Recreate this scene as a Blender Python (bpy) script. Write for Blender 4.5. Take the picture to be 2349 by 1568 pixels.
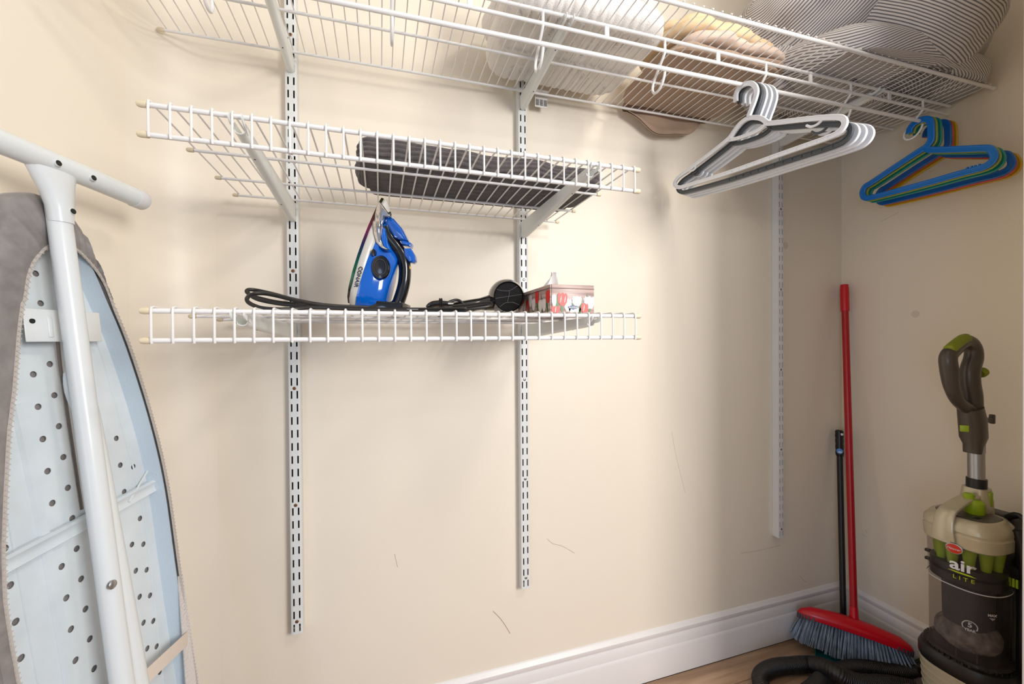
import bpy, bmesh, math, random
from mathutils import Vector, Matrix, noise
random.seed(7)
PI = math.pi
C0 = bpy.context.scene
for o in list(bpy.data.objects): bpy.data.objects.remove(o)
COL = C0.collection

# ------------------------------------------------------------------ camera
W, H, F = 2349.0, 1568.0, 955.337
YAW, PIT, ROL = .3065, -.0080, -.0071
CAM = Vector((.2023, -1.1368, 1.0898))
def lin(r, u, fw):
    c, s = math.cos(ROL), math.sin(ROL); r, u = r*c-u*s, r*s+u*c
    c, s = math.cos(PIT), math.sin(PIT); fw, u = fw*c-u*s, fw*s+u*c
    c, s = math.cos(YAW), math.sin(YAW)
    return Vector((r*c+fw*s, -r*s+fw*c, u))
def ray(x, y): return lin((x-W/2)/F, -(y-H/2)/F, 1.)
def pX(x, y, v): d = ray(x, y); return CAM+d*((v-CAM.x)/d.x)     # surveyed points on a plane of the closet
def pY(x, y, v): d = ray(x, y); return CAM+d*((v-CAM.y)/d.y)
def pZ(x, y, v): d = ray(x, y); return CAM+d*((v-CAM.z)/d.z)
cd = bpy.data.cameras.new('camera'); cam = bpy.data.objects.new('camera', cd); COL.objects.link(cam)
R_, U_, B_ = lin(1, 0, 0), lin(0, 1, 0), -lin(0, 0, 1)
cam.matrix_world = Matrix(((R_.x, U_.x, B_.x, CAM.x), (R_.y, U_.y, B_.y, CAM.y), (R_.z, U_.z, B_.z, CAM.z), (0, 0, 0, 1)))
cd.sensor_width = 36; cd.lens = F/W*36; cd.clip_start = .02; C0.camera = cam

# ------------------------------------------------------------------ light and exposure
wd = bpy.data.worlds.new('world'); C0.world = wd; wd.use_nodes = True
bg = wd.node_tree.nodes['Background']; bg.inputs[0].default_value = (.62, .72, 1, 1); bg.inputs[1].default_value = .62
def area(name, loc, target, size, power, col):
    l = bpy.data.lights.new(name, 'AREA'); l.shape = 'RECTANGLE'; l.size, l.size_y = size; l.energy = power; l.color = col
    o = bpy.data.objects.new(name, l); COL.objects.link(o); o.location = loc
    o.rotation_euler = (Vector(target)-Vector(loc)).to_track_quat('-Z', 'Y').to_euler()
    return o
area('ceiling_lamp', (1.10, -1.30, 2.40), (.6, -.1, 1.0), (.22, .22), 6.5, (1, .95, .87))
area('window_light', (1.45, -2.4, 1.62), (.75, 0, 1.1), (.62, .8), 47, (1, .975, .93))
area('daylight_fill', (-1.25, -2.35, .85), (1.75, -.1, .45), (.9, 1.2), 15, (.56, .73, 1))  # unseen cool fill, added to bring blue light into the lower right corner
C0.view_settings.view_transform = 'Standard'; C0.view_settings.look = 'None'
C0.view_settings.gamma = 1; C0.view_settings.use_curve_mapping = False; C0.view_settings.exposure = 0.03

# ------------------------------------------------------------------ materials
def S(r, g, b):
    f = lambda c: c/12.92 if c <= .04045 else ((c+.055)/1.055)**2.4
    return (f(r/255), f(g/255), f(b/255), 1)
def mat(name, rgb, rough=.5, metal=0, bump=None, vary=None, coat=0, sheen=0, alpha=None, spec=.5, emit=None):
    m = bpy.data.materials.new(name); m.use_nodes = True; nt = m.node_tree; b = nt.nodes['Principled BSDF']
    b.inputs['Base Color'].default_value = S(*rgb); b.inputs['Roughness'].default_value = rough
    b.inputs['Metallic'].default_value = metal; b.inputs['Coat Weight'].default_value = coat
    b.inputs['Sheen Weight'].default_value = sheen; b.inputs['Specular IOR Level'].default_value = spec
    if alpha is not None: b.inputs['Alpha'].default_value = alpha
    tc = nt.nodes.new('ShaderNodeTexCoord')
    if vary:
        n = nt.nodes.new('ShaderNodeTexNoise'); n.inputs['Scale'].default_value = vary[0]; n.inputs['Detail'].default_value = 5
        r = nt.nodes.new('ShaderNodeValToRGB'); a = vary[1]
        r.color_ramp.elements[0].position = .3; r.color_ramp.elements[1].position = .7
        r.color_ramp.elements[0].color = S(*[max(0, c*(1-a)) for c in rgb]); r.color_ramp.elements[1].color = S(*[min(255, c*(1+a*.6)) for c in rgb])
        nt.links.new(tc.outputs['Object'], n.inputs['Vector']); nt.links.new(n.outputs['Fac'], r.inputs['Fac']); nt.links.new(r.outputs['Color'], b.inputs['Base Color'])
    if bump:
        n = nt.nodes.new('ShaderNodeTexNoise'); n.inputs['Scale'].default_value = bump[0]; n.inputs['Detail'].default_value = 3
        p = nt.nodes.new('ShaderNodeBump'); p.inputs['Strength'].default_value = bump[1]; p.inputs['Distance'].default_value = bump[2] if len(bump) > 2 else .002
        nt.links.new(tc.outputs['Object'], n.inputs['Vector']); nt.links.new(n.outputs['Fac'], p.inputs['Height']); nt.links.new(p.outputs['Normal'], b.inputs['Normal'])
    return m
M = dict(
 wall=mat('wall_paint', (237, 226, 208), .45, bump=(260, .04), vary=(1.3, .012)),
 ceil=mat('ceiling_paint', (232, 226, 214), .8),
 trim=mat('trim_paint', (232, 227, 224), .35, bump=(40, .02)),
 wire=mat('white_epoxy', (236, 233, 230), .32),
 std=mat('white_steel', (222, 224, 221), .35),
 brk=mat('bracket_steel', (226, 228, 224), .38),
 cap=mat('cream_cap', (226, 211, 180), .45),
 brass=mat('brown_screw', (132, 92, 62), .45, .6),
 steel=mat('screw_steel', (170, 168, 164), .35, .9),
 dark=mat('dark_gap', (30, 32, 24), .8),
 black=mat('black_plastic', (20, 19, 19), .33),
 blackr=mat('black_rubber', (26, 24, 23), .42),
 gloss=mat('glossy_black', (14, 13, 13), .1, coat=.5),
 mesh=mat('black_grille', (9, 9, 10), .6, bump=(900, .9, .004)),
 chrome=mat('chrome', (210, 205, 200), .07, 1),
 hwhite=mat('white_hanger_plastic', (240, 241, 244), .35),
 hgrey=mat('grey_hanger_plastic', (74, 78, 82), .35),
 hblue=mat('blue_hanger_plastic', (2, 112, 200), .28), hlime=mat('lime_hanger_plastic', (150, 158, 52), .3),
 hteal=mat('teal_hanger_plastic', (4, 140, 124), .28), hred=mat('red_hanger_plastic', (205, 66, 58), .3),
 hyel=mat('yellow_hanger_plastic', (205, 164, 10), .3), hblue2=mat('dark_blue_hanger_plastic', (12, 92, 172), .28),
 terryw=mat('white_terry', (240, 234, 228), .95, bump=(520, .5, .004), sheen=.3),
 terryg=mat('charcoal_terry', (80, 74, 74), .95, bump=(520, .5, .004), vary=(60, .18), sheen=.25),
 cream=mat('cream_cotton', (224, 196, 156), .85, bump=(30, .25, .01), sheen=.1),
 pink=mat('pale_pink_cotton', (214, 191, 174), .85, bump=(30, .25, .01), sheen=.1),
 taupe=mat('taupe_cotton', (172, 146, 124), .85, bump=(24, .3, .012), sheen=.1),
 tagw=mat('label_white', (225, 220, 214), .7), tagk=mat('label_print', (60, 58, 56), .7),
 tube=mat('white_enamel_tube', (222, 226, 226), .22, bump=(14, .03, .01)),
 pan=mat('pale_enamel', (216, 224, 228), .35, vary=(18, .03)),
 panb=mat('pale_blue_enamel', (196, 211, 223), .45, bump=(260, .2, .002)),
 cover=mat('grey_cover_fabric', (138, 132, 129), .6, bump=(60, .25, .006), vary=(45, .1), sheen=.2),
 hem=mat('overlock_thread', (190, 181, 172), .8), felt=mat('felt_pad', (212, 205, 200), .95, bump=(300, .5, .004)),
 strap=mat('elastic_strap', (228, 214, 200), .8, bump=(700, .3)),
 rod=mat('bare_steel_rod', (122, 112, 104), .4, .8),
 red=mat('red_plastic', (205, 16, 34), .25), redp=mat('red_pole', (176, 12, 26), .3),
 rim=mat('grey_bumper', (84, 76, 82), .55), bris=mat('grey_blue_bristle', (150, 164, 182), .6, vary=(35, .2)),
 teal=mat('teal_dustpan', (10, 104, 112), .4),
 vgold=mat('champagne_plastic', (196, 186, 160), .26, .3), vgrey=mat('bronze_grey_plastic', (78, 70, 62), .3, .15),
 vlime=mat('lime_plastic', (150, 178, 20), .35), vlime2=mat('lime_rubber', (128, 138, 14), .5),
 shroud=mat('dark_mesh', (66, 66, 70), .5, bump=(700, .6, .003)), alu=mat('aluminium', (170, 170, 170), .3, .85), vred=mat('logo_red', (208, 46, 22), .25), white=mat('white_print', (226, 226, 228), .5),
 limep=mat('lime_print', (186, 200, 20), .5), greyp=mat('grey_print', (188, 184, 186), .5), dust=mat('dust', (126, 116, 112), 1, vary=(50, .3)),
 isole=mat('iridescent_sole', (70, 62, 62), .2, .9), iwhite=mat('iron_white', (196, 192, 184), .25), iblue=mat('iron_blue', (3, 90, 186), .12, coat=.4),
 ilid=mat('blue_clear_lid', (2, 82, 172), .08, coat=.6), iblack=mat('iron_black', (18, 17, 17), .16, coat=.3), amber=mat('amber_lamp', (220, 150, 20), .3),
 card=mat('printed_card', (186, 158, 148), .4, vary=(30, .25)), cardd=mat('card_edge', (92, 62, 56), .5),
 tulr=mat('print_red', (222, 60, 50), .4), tulw=mat('print_white', (238, 226, 220), .4), tulg=mat('print_green', (70, 110, 52), .4), navy=mat('print_navy', (24, 60, 120), .4),
 tissue=mat('tissue_paper', (240, 236, 232), .9),
)
for nd in M['card'].node_tree.nodes:
    if nd.type == 'TEX_NOISE':
        mp = M['card'].node_tree.nodes.new('ShaderNodeMapping'); mp.inputs['Scale'].default_value = (.35, .35, 6)
        src = nd.inputs['Vector'].links[0].from_socket; M['card'].node_tree.links.new(src, mp.inputs[0]); M['card'].node_tree.links.new(mp.outputs[0], nd.inputs['Vector'])
# see-through smoky plastic of the dust cup
m = bpy.data.materials.new('smoky_clear_plastic'); m.use_nodes = True; nt = m.node_tree; nt.nodes.clear()
out = nt.nodes.new('ShaderNodeOutputMaterial'); mx = nt.nodes.new('ShaderNodeMixShader'); tr = nt.nodes.new('ShaderNodeBsdfTransparent'); gl = nt.nodes.new('ShaderNodeBsdfPrincipled')
tr.inputs[0].default_value = (.90, .88, .88, 1); gl.inputs['Base Color'].default_value = S(96, 88, 86); gl.inputs['Roughness'].default_value = .12
mx.inputs[0].default_value = .2; nt.links.new(tr.outputs[0], mx.inputs[1]); nt.links.new(gl.outputs[0], mx.inputs[2]); nt.links.new(mx.outputs[0], out.inputs[0]); M['clear'] = m
# rainbow sheen along the sole edge of the iron: bands of colour by height
b = M['isole'].node_tree.nodes['Principled BSDF']; nt = M['isole'].node_tree
tc = nt.nodes.new('ShaderNodeTexCoord'); sx = nt.nodes.new('ShaderNodeSeparateXYZ'); rp = nt.nodes.new('ShaderNodeValToRGB'); mr = nt.nodes.new('ShaderNodeMapRange')
mr.inputs[1].default_value = 1.17; mr.inputs[2].default_value = 1.38
nt.links.new(tc.outputs['Object'], sx.inputs[0]); nt.links.new(sx.outputs[2], mr.inputs[0]); nt.links.new(mr.outputs[0], rp.inputs[0]); nt.links.new(rp.outputs[0], b.inputs['Base Color'])
e = rp.color_ramp.elements; e[0].color = S(80, 60, 64); e[1].color = S(70, 84, 30)
for p, c in ((.3, (40, 110, 80)), (.5, (50, 60, 110)), (.65, (130, 50, 100)), (.8, (90, 60, 50))): x = e.new(p); x.color = S(*c)
# striped cotton: bands across the surface coordinate v
m = mat('striped_cotton', (196, 188, 184), .85, bump=(200, .35, .004), sheen=.15); nt = m.node_tree; b = nt.nodes['Principled BSDF']
uv = nt.nodes.new('ShaderNodeUVMap'); sx = nt.nodes.new('ShaderNodeSeparateXYZ'); nn = nt.nodes.new('ShaderNodeTexNoise'); nn.inputs['Scale'].default_value = 5
ma = nt.nodes.new('ShaderNodeMath'); ma.operation = 'MULTIPLY_ADD'; ma.inputs[1].default_value = .012
fr = nt.nodes.new('ShaderNodeMath'); fr.operation = 'MULTIPLY'; fr.inputs[1].default_value = 1/.0072
fc = nt.nodes.new('ShaderNodeMath'); fc.operation = 'FRACT'; rp = nt.nodes.new('ShaderNodeValToRGB')
e = rp.color_ramp.elements; e[0].position = .0; e[0].color = S(214, 207, 203); e[1].position = .5; e[1].color = S(214, 207, 203)
for p, c in ((.58, (112, 108, 110)), (.9, (112, 108, 110)), (.98, (208, 200, 196))): x = e.new(p); x.color = S(*c)
nt.links.new(uv.outputs[0], sx.inputs[0]); nt.links.new(uv.outputs[0], nn.inputs['Vector']); nt.links.new(nn.outputs['Fac'], ma.inputs[0]); nt.links.new(sx.outputs[1], ma.inputs[2])
nt.links.new(ma.outputs[0], fr.inputs[0]); nt.links.new(fr.outputs[0], fc.inputs[0]); nt.links.new(fc.outputs[0], rp.inputs[0]); nt.links.new(rp.outputs[0], b.inputs['Base Color']); M['stripe'] = m
# oak plank
m = mat('oak_plank', (178, 146, 116), .4); nt = m.node_tree; b = nt.nodes['Principled BSDF']
tc = nt.nodes.new('ShaderNodeTexCoord'); oi = nt.nodes.new('ShaderNodeObjectInfo'); mp = nt.nodes.new('ShaderNodeMapping'); mp.inputs['Scale'].default_value = (2, 30, 30)
ad = nt.nodes.new('ShaderNodeVectorMath'); ad.operation = 'ADD'; nn = nt.nodes.new('ShaderNodeTexNoise'); nn.inputs['Scale'].default_value = 1.6; nn.inputs['Detail'].default_value = 6; rp = nt.nodes.new('ShaderNodeValToRGB')
e = rp.color_ramp.elements; e[0].position = .3; e[0].color = S(146, 114, 86); e[1].position = .7; e[1].color = S(194, 162, 132)
nt.links.new(tc.outputs['Object'], mp.inputs[0]); nt.links.new(mp.outputs[0], ad.inputs[0]); nt.links.new(oi.outputs['Location'], ad.inputs[1]); nt.links.new(ad.outputs[0], nn.inputs['Vector'])
nt.links.new(nn.outputs['Fac'], rp.inputs[0]); nt.links.new(rp.outputs[0], b.inputs['Base Color']); M['oak'] = m

# ------------------------------------------------------------------ mesh helpers
def cat(P, n=8, closed=False):
    P = [Vector(p) for p in P]; N = len(P); out = []
    for i in range(N if closed else N-1):
        g = lambda k: P[k % N] if closed else P[min(max(k, 0), N-1)]
        a, b, c, d = g(i-1), g(i), g(i+1), g(i+2)
        for j in range(n):
            t = j/n; out.append(.5*((2*b)+(c-a)*t+(2*a-5*b+4*c-d)*t*t+(3*b-a-3*c+d)*t**3))
    if not closed: out.append(P[-1])
    return out
def circ(r, n=8, r2=None): return [(r*math.cos(2*PI*i/n), (r2 or r)*math.sin(2*PI*i/n)) for i in range(n)]
def sup(a, b, e=2.6, n=40):
    o = []
    for i in range(n):
        t = 2*PI*i/n; c, s = math.cos(t), math.sin(t)
        o.append((a*math.copysign(abs(c)**(2/e), c), b*math.copysign(abs(s)**(2/e), s)))
    return o
class MB:
    def __init__(s): s.v = []; s.f = []; s.uv = []; s.mi = []; s.m = 0
    def ring(s, pts): i = len(s.v); s.v += [Vector(p) for p in pts]; return list(range(i, len(s.v)))
    def face(s, idx): s.f.append(tuple(idx)); s.mi.append(s.m)
    def loft(s, rings, caps=True, closed=False):
        R = [s.ring(r) for r in rings]; n = len(R[0]); K = len(R)
        for k in range(K if closed else K-1):
            a, b = R[k], R[(k+1) % K]
            for i in range(n): j = (i+1) % n; s.face((a[i], a[j], b[j], b[i]))
        if caps and not closed: s.face(R[0][::-1]); s.face(R[-1])
        return s
    def sweep(s, P, sec, closed=False, up=None, scale=None, caps=True):
        P = [Vector(p) for p in P]; N = len(P); rings = []; nrm = None
        for i in range(N):
            if closed: t = P[(i+1) % N]-P[i-1]
            else: t = P[min(i+1, N-1)]-P[max(i-1, 0)]
            t.normalize()
            if up is not None: n = Vector(up).cross(t).normalized(); b = t.cross(n)
            else:
                if nrm is None: nrm = t.orthogonal().normalized()
                nrm = (nrm-t*nrm.dot(t)).normalized(); n = nrm; b = t.cross(n)
            k = scale[i] if scale else 1
            rings.append([P[i]+n*(a*k)+b*(c*k) for a, c in sec])
        return s.loft(rings, caps, closed)
    def tube(s, P, r, n=8, **k): return s.sweep(P, circ(r, n), **k)
    def box(s, c, d, mt=None):
        x, y, z = [q/2 for q in d]; mt = mt or Matrix(); c = Vector(c)
        r = lambda zz: [c+mt@Vector(p) for p in ((-x, -y, zz), (x, -y, zz), (x, y, zz), (-x, y, zz))]
        return s.loft([r(-z), r(z)])
    def rbox(s, c, d, r=.004, mt=None):
        x, y, z = [q/2 for q in d]; mt = mt or Matrix(); c = Vector(c); r = min(r, x*.9, y*.9, z*.9)
        def rg(k, zz):
            o = []
            for sx, sy, a0 in ((1, 1, 0), (-1, 1, PI/2), (-1, -1, PI), (1, -1, 1.5*PI)):
                for q in (0, .5, 1):
                    a = a0+q*PI/2; o.append(c+mt@Vector((sx*(x-r)+math.cos(a)*r*k, sy*(y-r)+math.sin(a)*r*k, zz)))
            return o
        return s.loft([rg(.3, -z), rg(.75, -z+r*.3), rg(1, -z+r), rg(1, z-r), rg(.75, z-r*.3), rg(.3, z)])
    def lathe(s, prof, mt=None, n=24, caps=True):
        mt = mt or Matrix()
        return s.loft([[mt@Vector((r*math.cos(2*PI*i/n), r*math.sin(2*PI*i/n), z)) for i in range(n)] for r, z in prof], caps)
    def prism(s, poly, n, h0, h1):
        n = Vector(n); return s.loft([[Vector(p)+n*h0 for p in poly], [Vector(p)+n*h1 for p in poly]])
    def pillow(s, poly, axis, hw, bev, mt=None):
        P = [Vector(p) for p in poly]; c = sum(P, Vector())/len(P); a = Vector(axis); out = []
        def shr(k):
            r = []
            for i, p in enumerate(P):
                e1 = (P[i]-P[i-1]).normalized(); e2 = (P[(i+1) % len(P)]-P[i]).normalized()
                n = (e1+e2).cross(a).normalized()
                if n.dot(p-c) < 0 and False: n = -n
                r.append(p-n*k*sg)
            return r
        A = Vector()
        for i in range(len(P)): A += (P[i]-c).cross(P[(i+1) % len(P)]-c)
        sg = 1 if A.dot(a) > 0 else -1
        for k, h in ((1, -hw), (.3, -hw+bev*.3), (0, -hw+bev), (0, hw-bev), (.3, hw-bev*.3), (1, hw)): out.append([p+a*h for p in shr(bev*k)])
        if mt: out = [[mt@p for p in r] for r in out]
        return s.loft(out)
    def grid(s, fn, nu, nv, wrapu=False, uvs=None):
        i0 = len(s.v)
        for j in range(nv+1):
            for i in range(nu+(0 if wrapu else 1)):
                s.v.append(Vector(fn(i/nu, j/nv)))
        st = nu if wrapu else nu+1
        for j in range(nv):
            for i in range(nu):
                a = i0+j*st+i; b = i0+j*st+(i+1) % st if wrapu else a+1
                s.face((a, b, b+st, a+st))
        return s
    def xf(s, mt): s.v = [mt@v for v in s.v]; return s
    def build(s, name, m, parent=None, smooth=40, loc=None, **tags):
        me = bpy.data.meshes.new(name); me.from_pydata(s.v, [], s.f)
        ms = m if isinstance(m, (list, tuple)) else [m]
        for q in ms: me.materials.append(M[q] if isinstance(q, str) else q)
        if len(ms) > 1:
            for p, k in zip(me.polygons, s.mi): p.material_index = k
        if s.uv:
            l = me.uv_layers.new(name='UVMap')
            for lp in me.loops: l.data[lp.index].uv = s.uv[lp.vertex_index]
        bm = bmesh.new(); bm.from_mesh(me); bmesh.ops.recalc_face_normals(bm, faces=bm.faces); bm.to_mesh(me); bm.free()
        if smooth:
            me.polygons.foreach_set('use_smooth', [True]*len(me.polygons)); me.set_sharp_from_angle(angle=math.radians(smooth))
        return link(name, me, parent, loc, **tags)
def wloc(o):                       # world position of an unrotated object at build time
    return o.location.copy() if o.parent is None else wloc(o.parent)+o.matrix_parent_inverse.translation+o.location
def link(name, me, parent=None, loc=None, **tags):
    o = bpy.data.objects.new(name, me); COL.objects.link(o)
    if loc is not None: o.location = loc
    if parent is not None:
        o.parent = parent; o.matrix_parent_inverse = Matrix.Translation(-wloc(parent))
    for k, v in tags.items(): o[k] = v
    return o
def thing(name, loc, label, cat_, group=None):
    o = bpy.data.objects.new(name, None); COL.objects.link(o); o.location = loc; o.empty_display_size = .02
    o['label'] = label; o['category'] = cat_
    if group: o['group'] = group
    return o
def copy_tree(o, parent=None):
    c = o.copy(); COL.objects.link(c)
    if parent: c.parent = parent
    for ch in list(o.children): copy_tree(ch, c)
    return c
def curve_mesh(splines, ext):
    cu = bpy.data.curves.new('c', 'CURVE'); cu.dimensions = '2D'; cu.fill_mode = 'BOTH'; cu.extrude = ext
    for sp in splines:
        s_ = cu.splines.new('POLY'); s_.points.add(len(sp)-1); s_.use_cyclic_u = True
        for p, q in zip(s_.points, sp): p.co = (q[0], q[1], 0, 1)
    ob = bpy.data.objects.new('c', cu); COL.objects.link(ob); dg = bpy.context.evaluated_depsgraph_get(); dg.update()
    me = bpy.data.meshes.new_from_object(ob.evaluated_get(dg)); bpy.data.objects.remove(ob); return me
def text_mesh(t, size, fn, ext=.0003, bold=0., shear=0., sx=1., align='CENTER'):
    cu = bpy.data.curves.new('t', 'FONT'); cu.body = t; cu.size = size; cu.extrude = ext; cu.offset = bold; cu.shear = shear; cu.align_x = align; cu.align_y = 'CENTER'; cu.resolution_u = 3
    ob = bpy.data.objects.new('t', cu); COL.objects.link(ob); dg = bpy.context.evaluated_depsgraph_get(); dg.update()
    me = bpy.data.meshes.new_from_object(ob.evaluated_get(dg)); bpy.data.objects.remove(ob)
    for v in me.vertices: v.co = fn(v.co.x*sx, v.co.y, v.co.z)
    return me
def put_text(name, t, size, fn, m, parent, **k):
    me = text_mesh(t, size, fn, **k); me.materials.clear(); me.materials.append(M[m]); return link(name, me, parent)
def N3(p, s=1., seed=0): return noise.noise(Vector(p)*s+Vector((seed*7.3, seed*3.1, seed*1.7)))

# ------------------------------------------------------------------ the setting
FZ, WY, XR, XL, CZ = -.026, .026, 1.921, -.268, 2.62
FW = Vector((math.sin(YAW), math.cos(YAW), 0)); RT = Vector((math.cos(YAW), -math.sin(YAW), 0))
def wallbox(name, a, b, out_, z0=FZ, z1=CZ, th=.1, m='wall'):
    a, b, n = Vector(a), Vector(b), Vector(out_)
    q = MB().loft([[(*(p), z) for p in (a.to_2d(), b.to_2d(), (b+n*th).to_2d(), (a+n*th).to_2d())] for z in (z0, z1)])
    return q.build(name, m, smooth=0, kind='structure')
LB = Vector((XL, WY, 0))-FW*1.95
wallbox('wall_back', (XL-.1, WY, 0), (XR+.1, WY, 0), (0, 1, 0))
wallbox('wall_right', (XR, WY, 0), (XR, -.83, 0), (1, 0, 0))
wallbox('wall_left', LB, (XL, WY, 0), -RT)
corner = Vector((XL, WY, 0)); bz = [corner-FW*.11, corner, corner+Vector((.11, 0, 0))]        # plaster-filled soft corner
pl_ = [bz[0]*(1-t)**2+bz[1]*2*t*(1-t)+bz[2]*t*t for t in [i/24 for i in range(25)]]
MB().loft([[Vector((p.x, p.y, z))+(RT*-.0003+Vector((0, .0003, 0))) for p in pl_]+[Vector((XL-.01, WY+.01, z))] for z in (FZ, CZ)]).build('trim_2', 'wall', smooth=25, kind='structure')
wallbox('wall_front', (1.297, -.725, 0), (XR, -.725, 0), (0, -1, 0), th=.105)
MB().rbox((1.291, -.777, 1.2), (.014, .14, 2.45), .003).build('trim_1', 'trim', kind='structure')
MB().box((.6, -1.75, CZ+.05), (3.4, 3.7, .1)).build('ceiling', 'ceil', smooth=0, kind='structure')
fl = MB().box((.6, -1.75, FZ-.0595), (3.6, 3.8, .1)).build('floor', 'dark', smooth=0, kind='structure')
pw = .0915; pm = None
lens = [1.2, .9, 1.35]
for r in range(15):
    x = -1.1+[.0, -.43, -.2, -.65][r % 4]; y = .012-.02-r*pw
    k = 0
    while x < 1.92:
        L = lens[(r+k) % 3]; k += 1
        x1 = min(x+L, 1.91); xa = max(x, -1.1)
        if x1-xa > .05:
            q = MB().rbox((0, 0, 0), (x1-xa-.0012, pw-.0012, .009), .0012)
            q.build('plank', 'oak', fl, loc=((xa+x1)/2, y-pw/2+.02, FZ-.0055))
        x += L
prof = [(0, FZ), (.014, FZ), (.014, .060), (.0125, .066), (.0105, .070), (.0105, .094), (.0085, .099), (.007, .104), (.0085, .110), (.010, .115), (.010, .120), (.006, .126), (.003, .131), (0, .133)]
MB().loft([[(x, WY-a, z) for a, z in prof] for x in (XL-.05, XR)]).build('baseboard_back', 'trim', smooth=25, kind='structure')
MB().loft([[(XR-a, y, z) for a, z in prof] for y in (WY, -.725)]).build('baseboard_right', 'trim', smooth=25, kind='structure')
MB().loft([[Vector((XL, WY, z))+RT*a+FW*t for a, z in prof] for t in (.0, -1.95)]).build('baseboard_left', 'trim', smooth=25, kind='structure')

# ------------------------------------------------------------------ wall standards (slotted steel channels)
SX = [0.0, .5994, 1.578]; SZ0 = .3955; SBOT = [.364, .364, .366]
def standard(x, label, screw):
    t = thing('shelf_standard', (x, 0, SBOT[0]), label, 'shelf standard', 'slotted wall standards')
    q = MB(); w = .0128; d = .0255
    xs = [-w, -.0082, -.0046, .0046, .0082, w]; z = SZ0-.032; top = 2.3; zs = [SBOT[0]]
    k = 0; segs = []
    zc = SZ0-.016
    while zc < top: segs.append((zc-.0095, zc+.0095)); zc += .032
    cuts = []
    zprev = SBOT[0]
    for a, b in segs:
        cuts.append((zprev, a, False)); cuts.append((a, b, True)); zprev = b
    cuts.append((zprev, top, False))
    P = lambda xx, yy, zz: (x+xx, yy, zz)
    for a, b, sl in cuts:
        for i in range(5):
            if sl and i in (1, 3):
                x0, x1 = xs[i], xs[i+1]
                for (u0, v0), (u1, v1) in (((x0, a), (x1, a)), ((x1, a), (x1, b)), ((x1, b), (x0, b)), ((x0, b), (x0, a))):
                    q.face(q.ring([P(u0, 0, v0), P(u1, 0, v1), P(u1, .0022, v1), P(u0, .0022, v0)]))
                continue
            q.face(q.ring([P(xs[i], 0 if i else .0012, a), P(xs[i+1], 0 if i < 4 else .0012, a), P(xs[i+1], 0 if i < 4 else .0012, b), P(xs[i], 0 if i else .0012, b)]))
    for sx in (-1, 1):
        q.face(q.ring([P(sx*w, .0012, SBOT[0]), P(sx*w, d, SBOT[0]), P(sx*w, d, top), P(sx*w, .0012, top)]))
    q.face(q.ring([P(-w, .0012, SBOT[0]), P(w, .0012, SBOT[0]), P(w, d, SBOT[0]), P(-w, d, SBOT[0])]))
    q.build('channel', 'std', t, smooth=0)
    MB().box((x, d-.0012, (SBOT[0]+top)/2), (.023, .0015, top-SBOT[0]-.01)).build('slot_shade', 'dark', t, smooth=0)  # dark strip put behind the slots to stand for shade inside the channel
    for i in range(7):
        s = MB(); mt = Matrix.Translation((x, -.0003, SZ0+.288*i)) @ Matrix.Rotation(PI/2, 4, 'X')
        s.lathe([(.0041, -.001), (.0041, .0004), (.003, .0011), (.0016, .0012), (.0014, .0004), (.0002, .0003)], mt, 14)
        s.box((x, -.0013, SZ0+.288*i), (.0032, .0006, .0007)); s.box((x, -.0013, SZ0+.288*i), (.0007, .0006, .0032))
        s.build('screw', screw, t)
    return t
standard(SX[0], 'white slotted wall standard with brown screws, the longest and nearest the ironing board', 'brass')
standard(SX[1], 'white slotted wall standard behind the tissue box and hair dryer', 'steel')
standard(SX[2], 'white slotted wall standard near the corner, behind the hangers', 'steel')

# ------------------------------------------------------------------ brackets
def bracket(x, zd, ytip, hb, label):
    t = thing('shelf_bracket', (x, 0, zd-hb), label, 'bracket', 'folded steel shelf brackets')
    w = .0078; th = .0013; q = MB(); rings = []
    n = 14
    for k in range(n+1):
        f = k/n; y = -.0005+(ytip+.012)*f
        zt = zd-.0035; zb = zd-hb+(hb-.021)*f
        if k == 0: zb = zd-hb+.004
        sec = [(-w, zt)]+[(w*math.cos(PI+PI*i/8), zb+w*.8+w*.8*math.sin(PI+PI*i/8)) for i in range(9)]+[(w, zt)]
        wi = w-th
        sec += [(wi, zt)]+[(wi*math.cos(-PI*i/8), zb+w*.8+(w*.8-th)*math.sin(-PI*i/8)) for i in range(9)]+[(-wi, zt)]
        rings.append([(x+a, y, z) for a, z in sec])
    q.loft(rings); q.build('arm', 'brk', t, smooth=50)
    for sx in (-1, 1):
        p = cat([(x+sx*w, ytip+.024, zd-.013), (x+sx*w, ytip+.010, zd-.0105), (x+sx*(w+.001), ytip-.001, zd-.0095), (x+sx*(w+.001), ytip-.009, zd-.006), (x+sx*(w+.001), ytip-.0095, zd-.001)], 4)
        MB().sweep(p, [(-.0035, -.0008), (.0035, -.0008), (.0035, .0008), (-.0035, .0008)], up=(1, 0, 0)).build('hook_tab', 'brk', t)
        MB().box((x+sx*.0064, .002, zd-.012), (.0016, .008, .012)).build('wall_tab', 'brk', t)
    for f in (.3, .8):
        MB().lathe([(.0016, -.001), (.0016, .0004)], Matrix.Translation((x, -.0005+(ytip+.012)*f, zd-hb+(hb-.021)*f+.0002)) @ Matrix.Rotation(PI, 4, 'X'), 10).build('hole', 'dark', t)
ZA, ZB = 1.4273, 1.1334
zU = lambda x: 1.782+.0125*x
bracket(SX[0], ZA, -.411, .052, 'left bracket under the middle wire shelf')
bracket(SX[1], ZA, -.411, .052, 'right bracket under the middle wire shelf, below the charcoal mat')
bracket(SX[0], ZB, -.411, .045, 'left bracket under the lowest wire shelf, below the black cord loops')
bracket(SX[1], ZB, -.411, .045, 'right bracket under the lowest wire shelf, below the tissue box')
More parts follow.
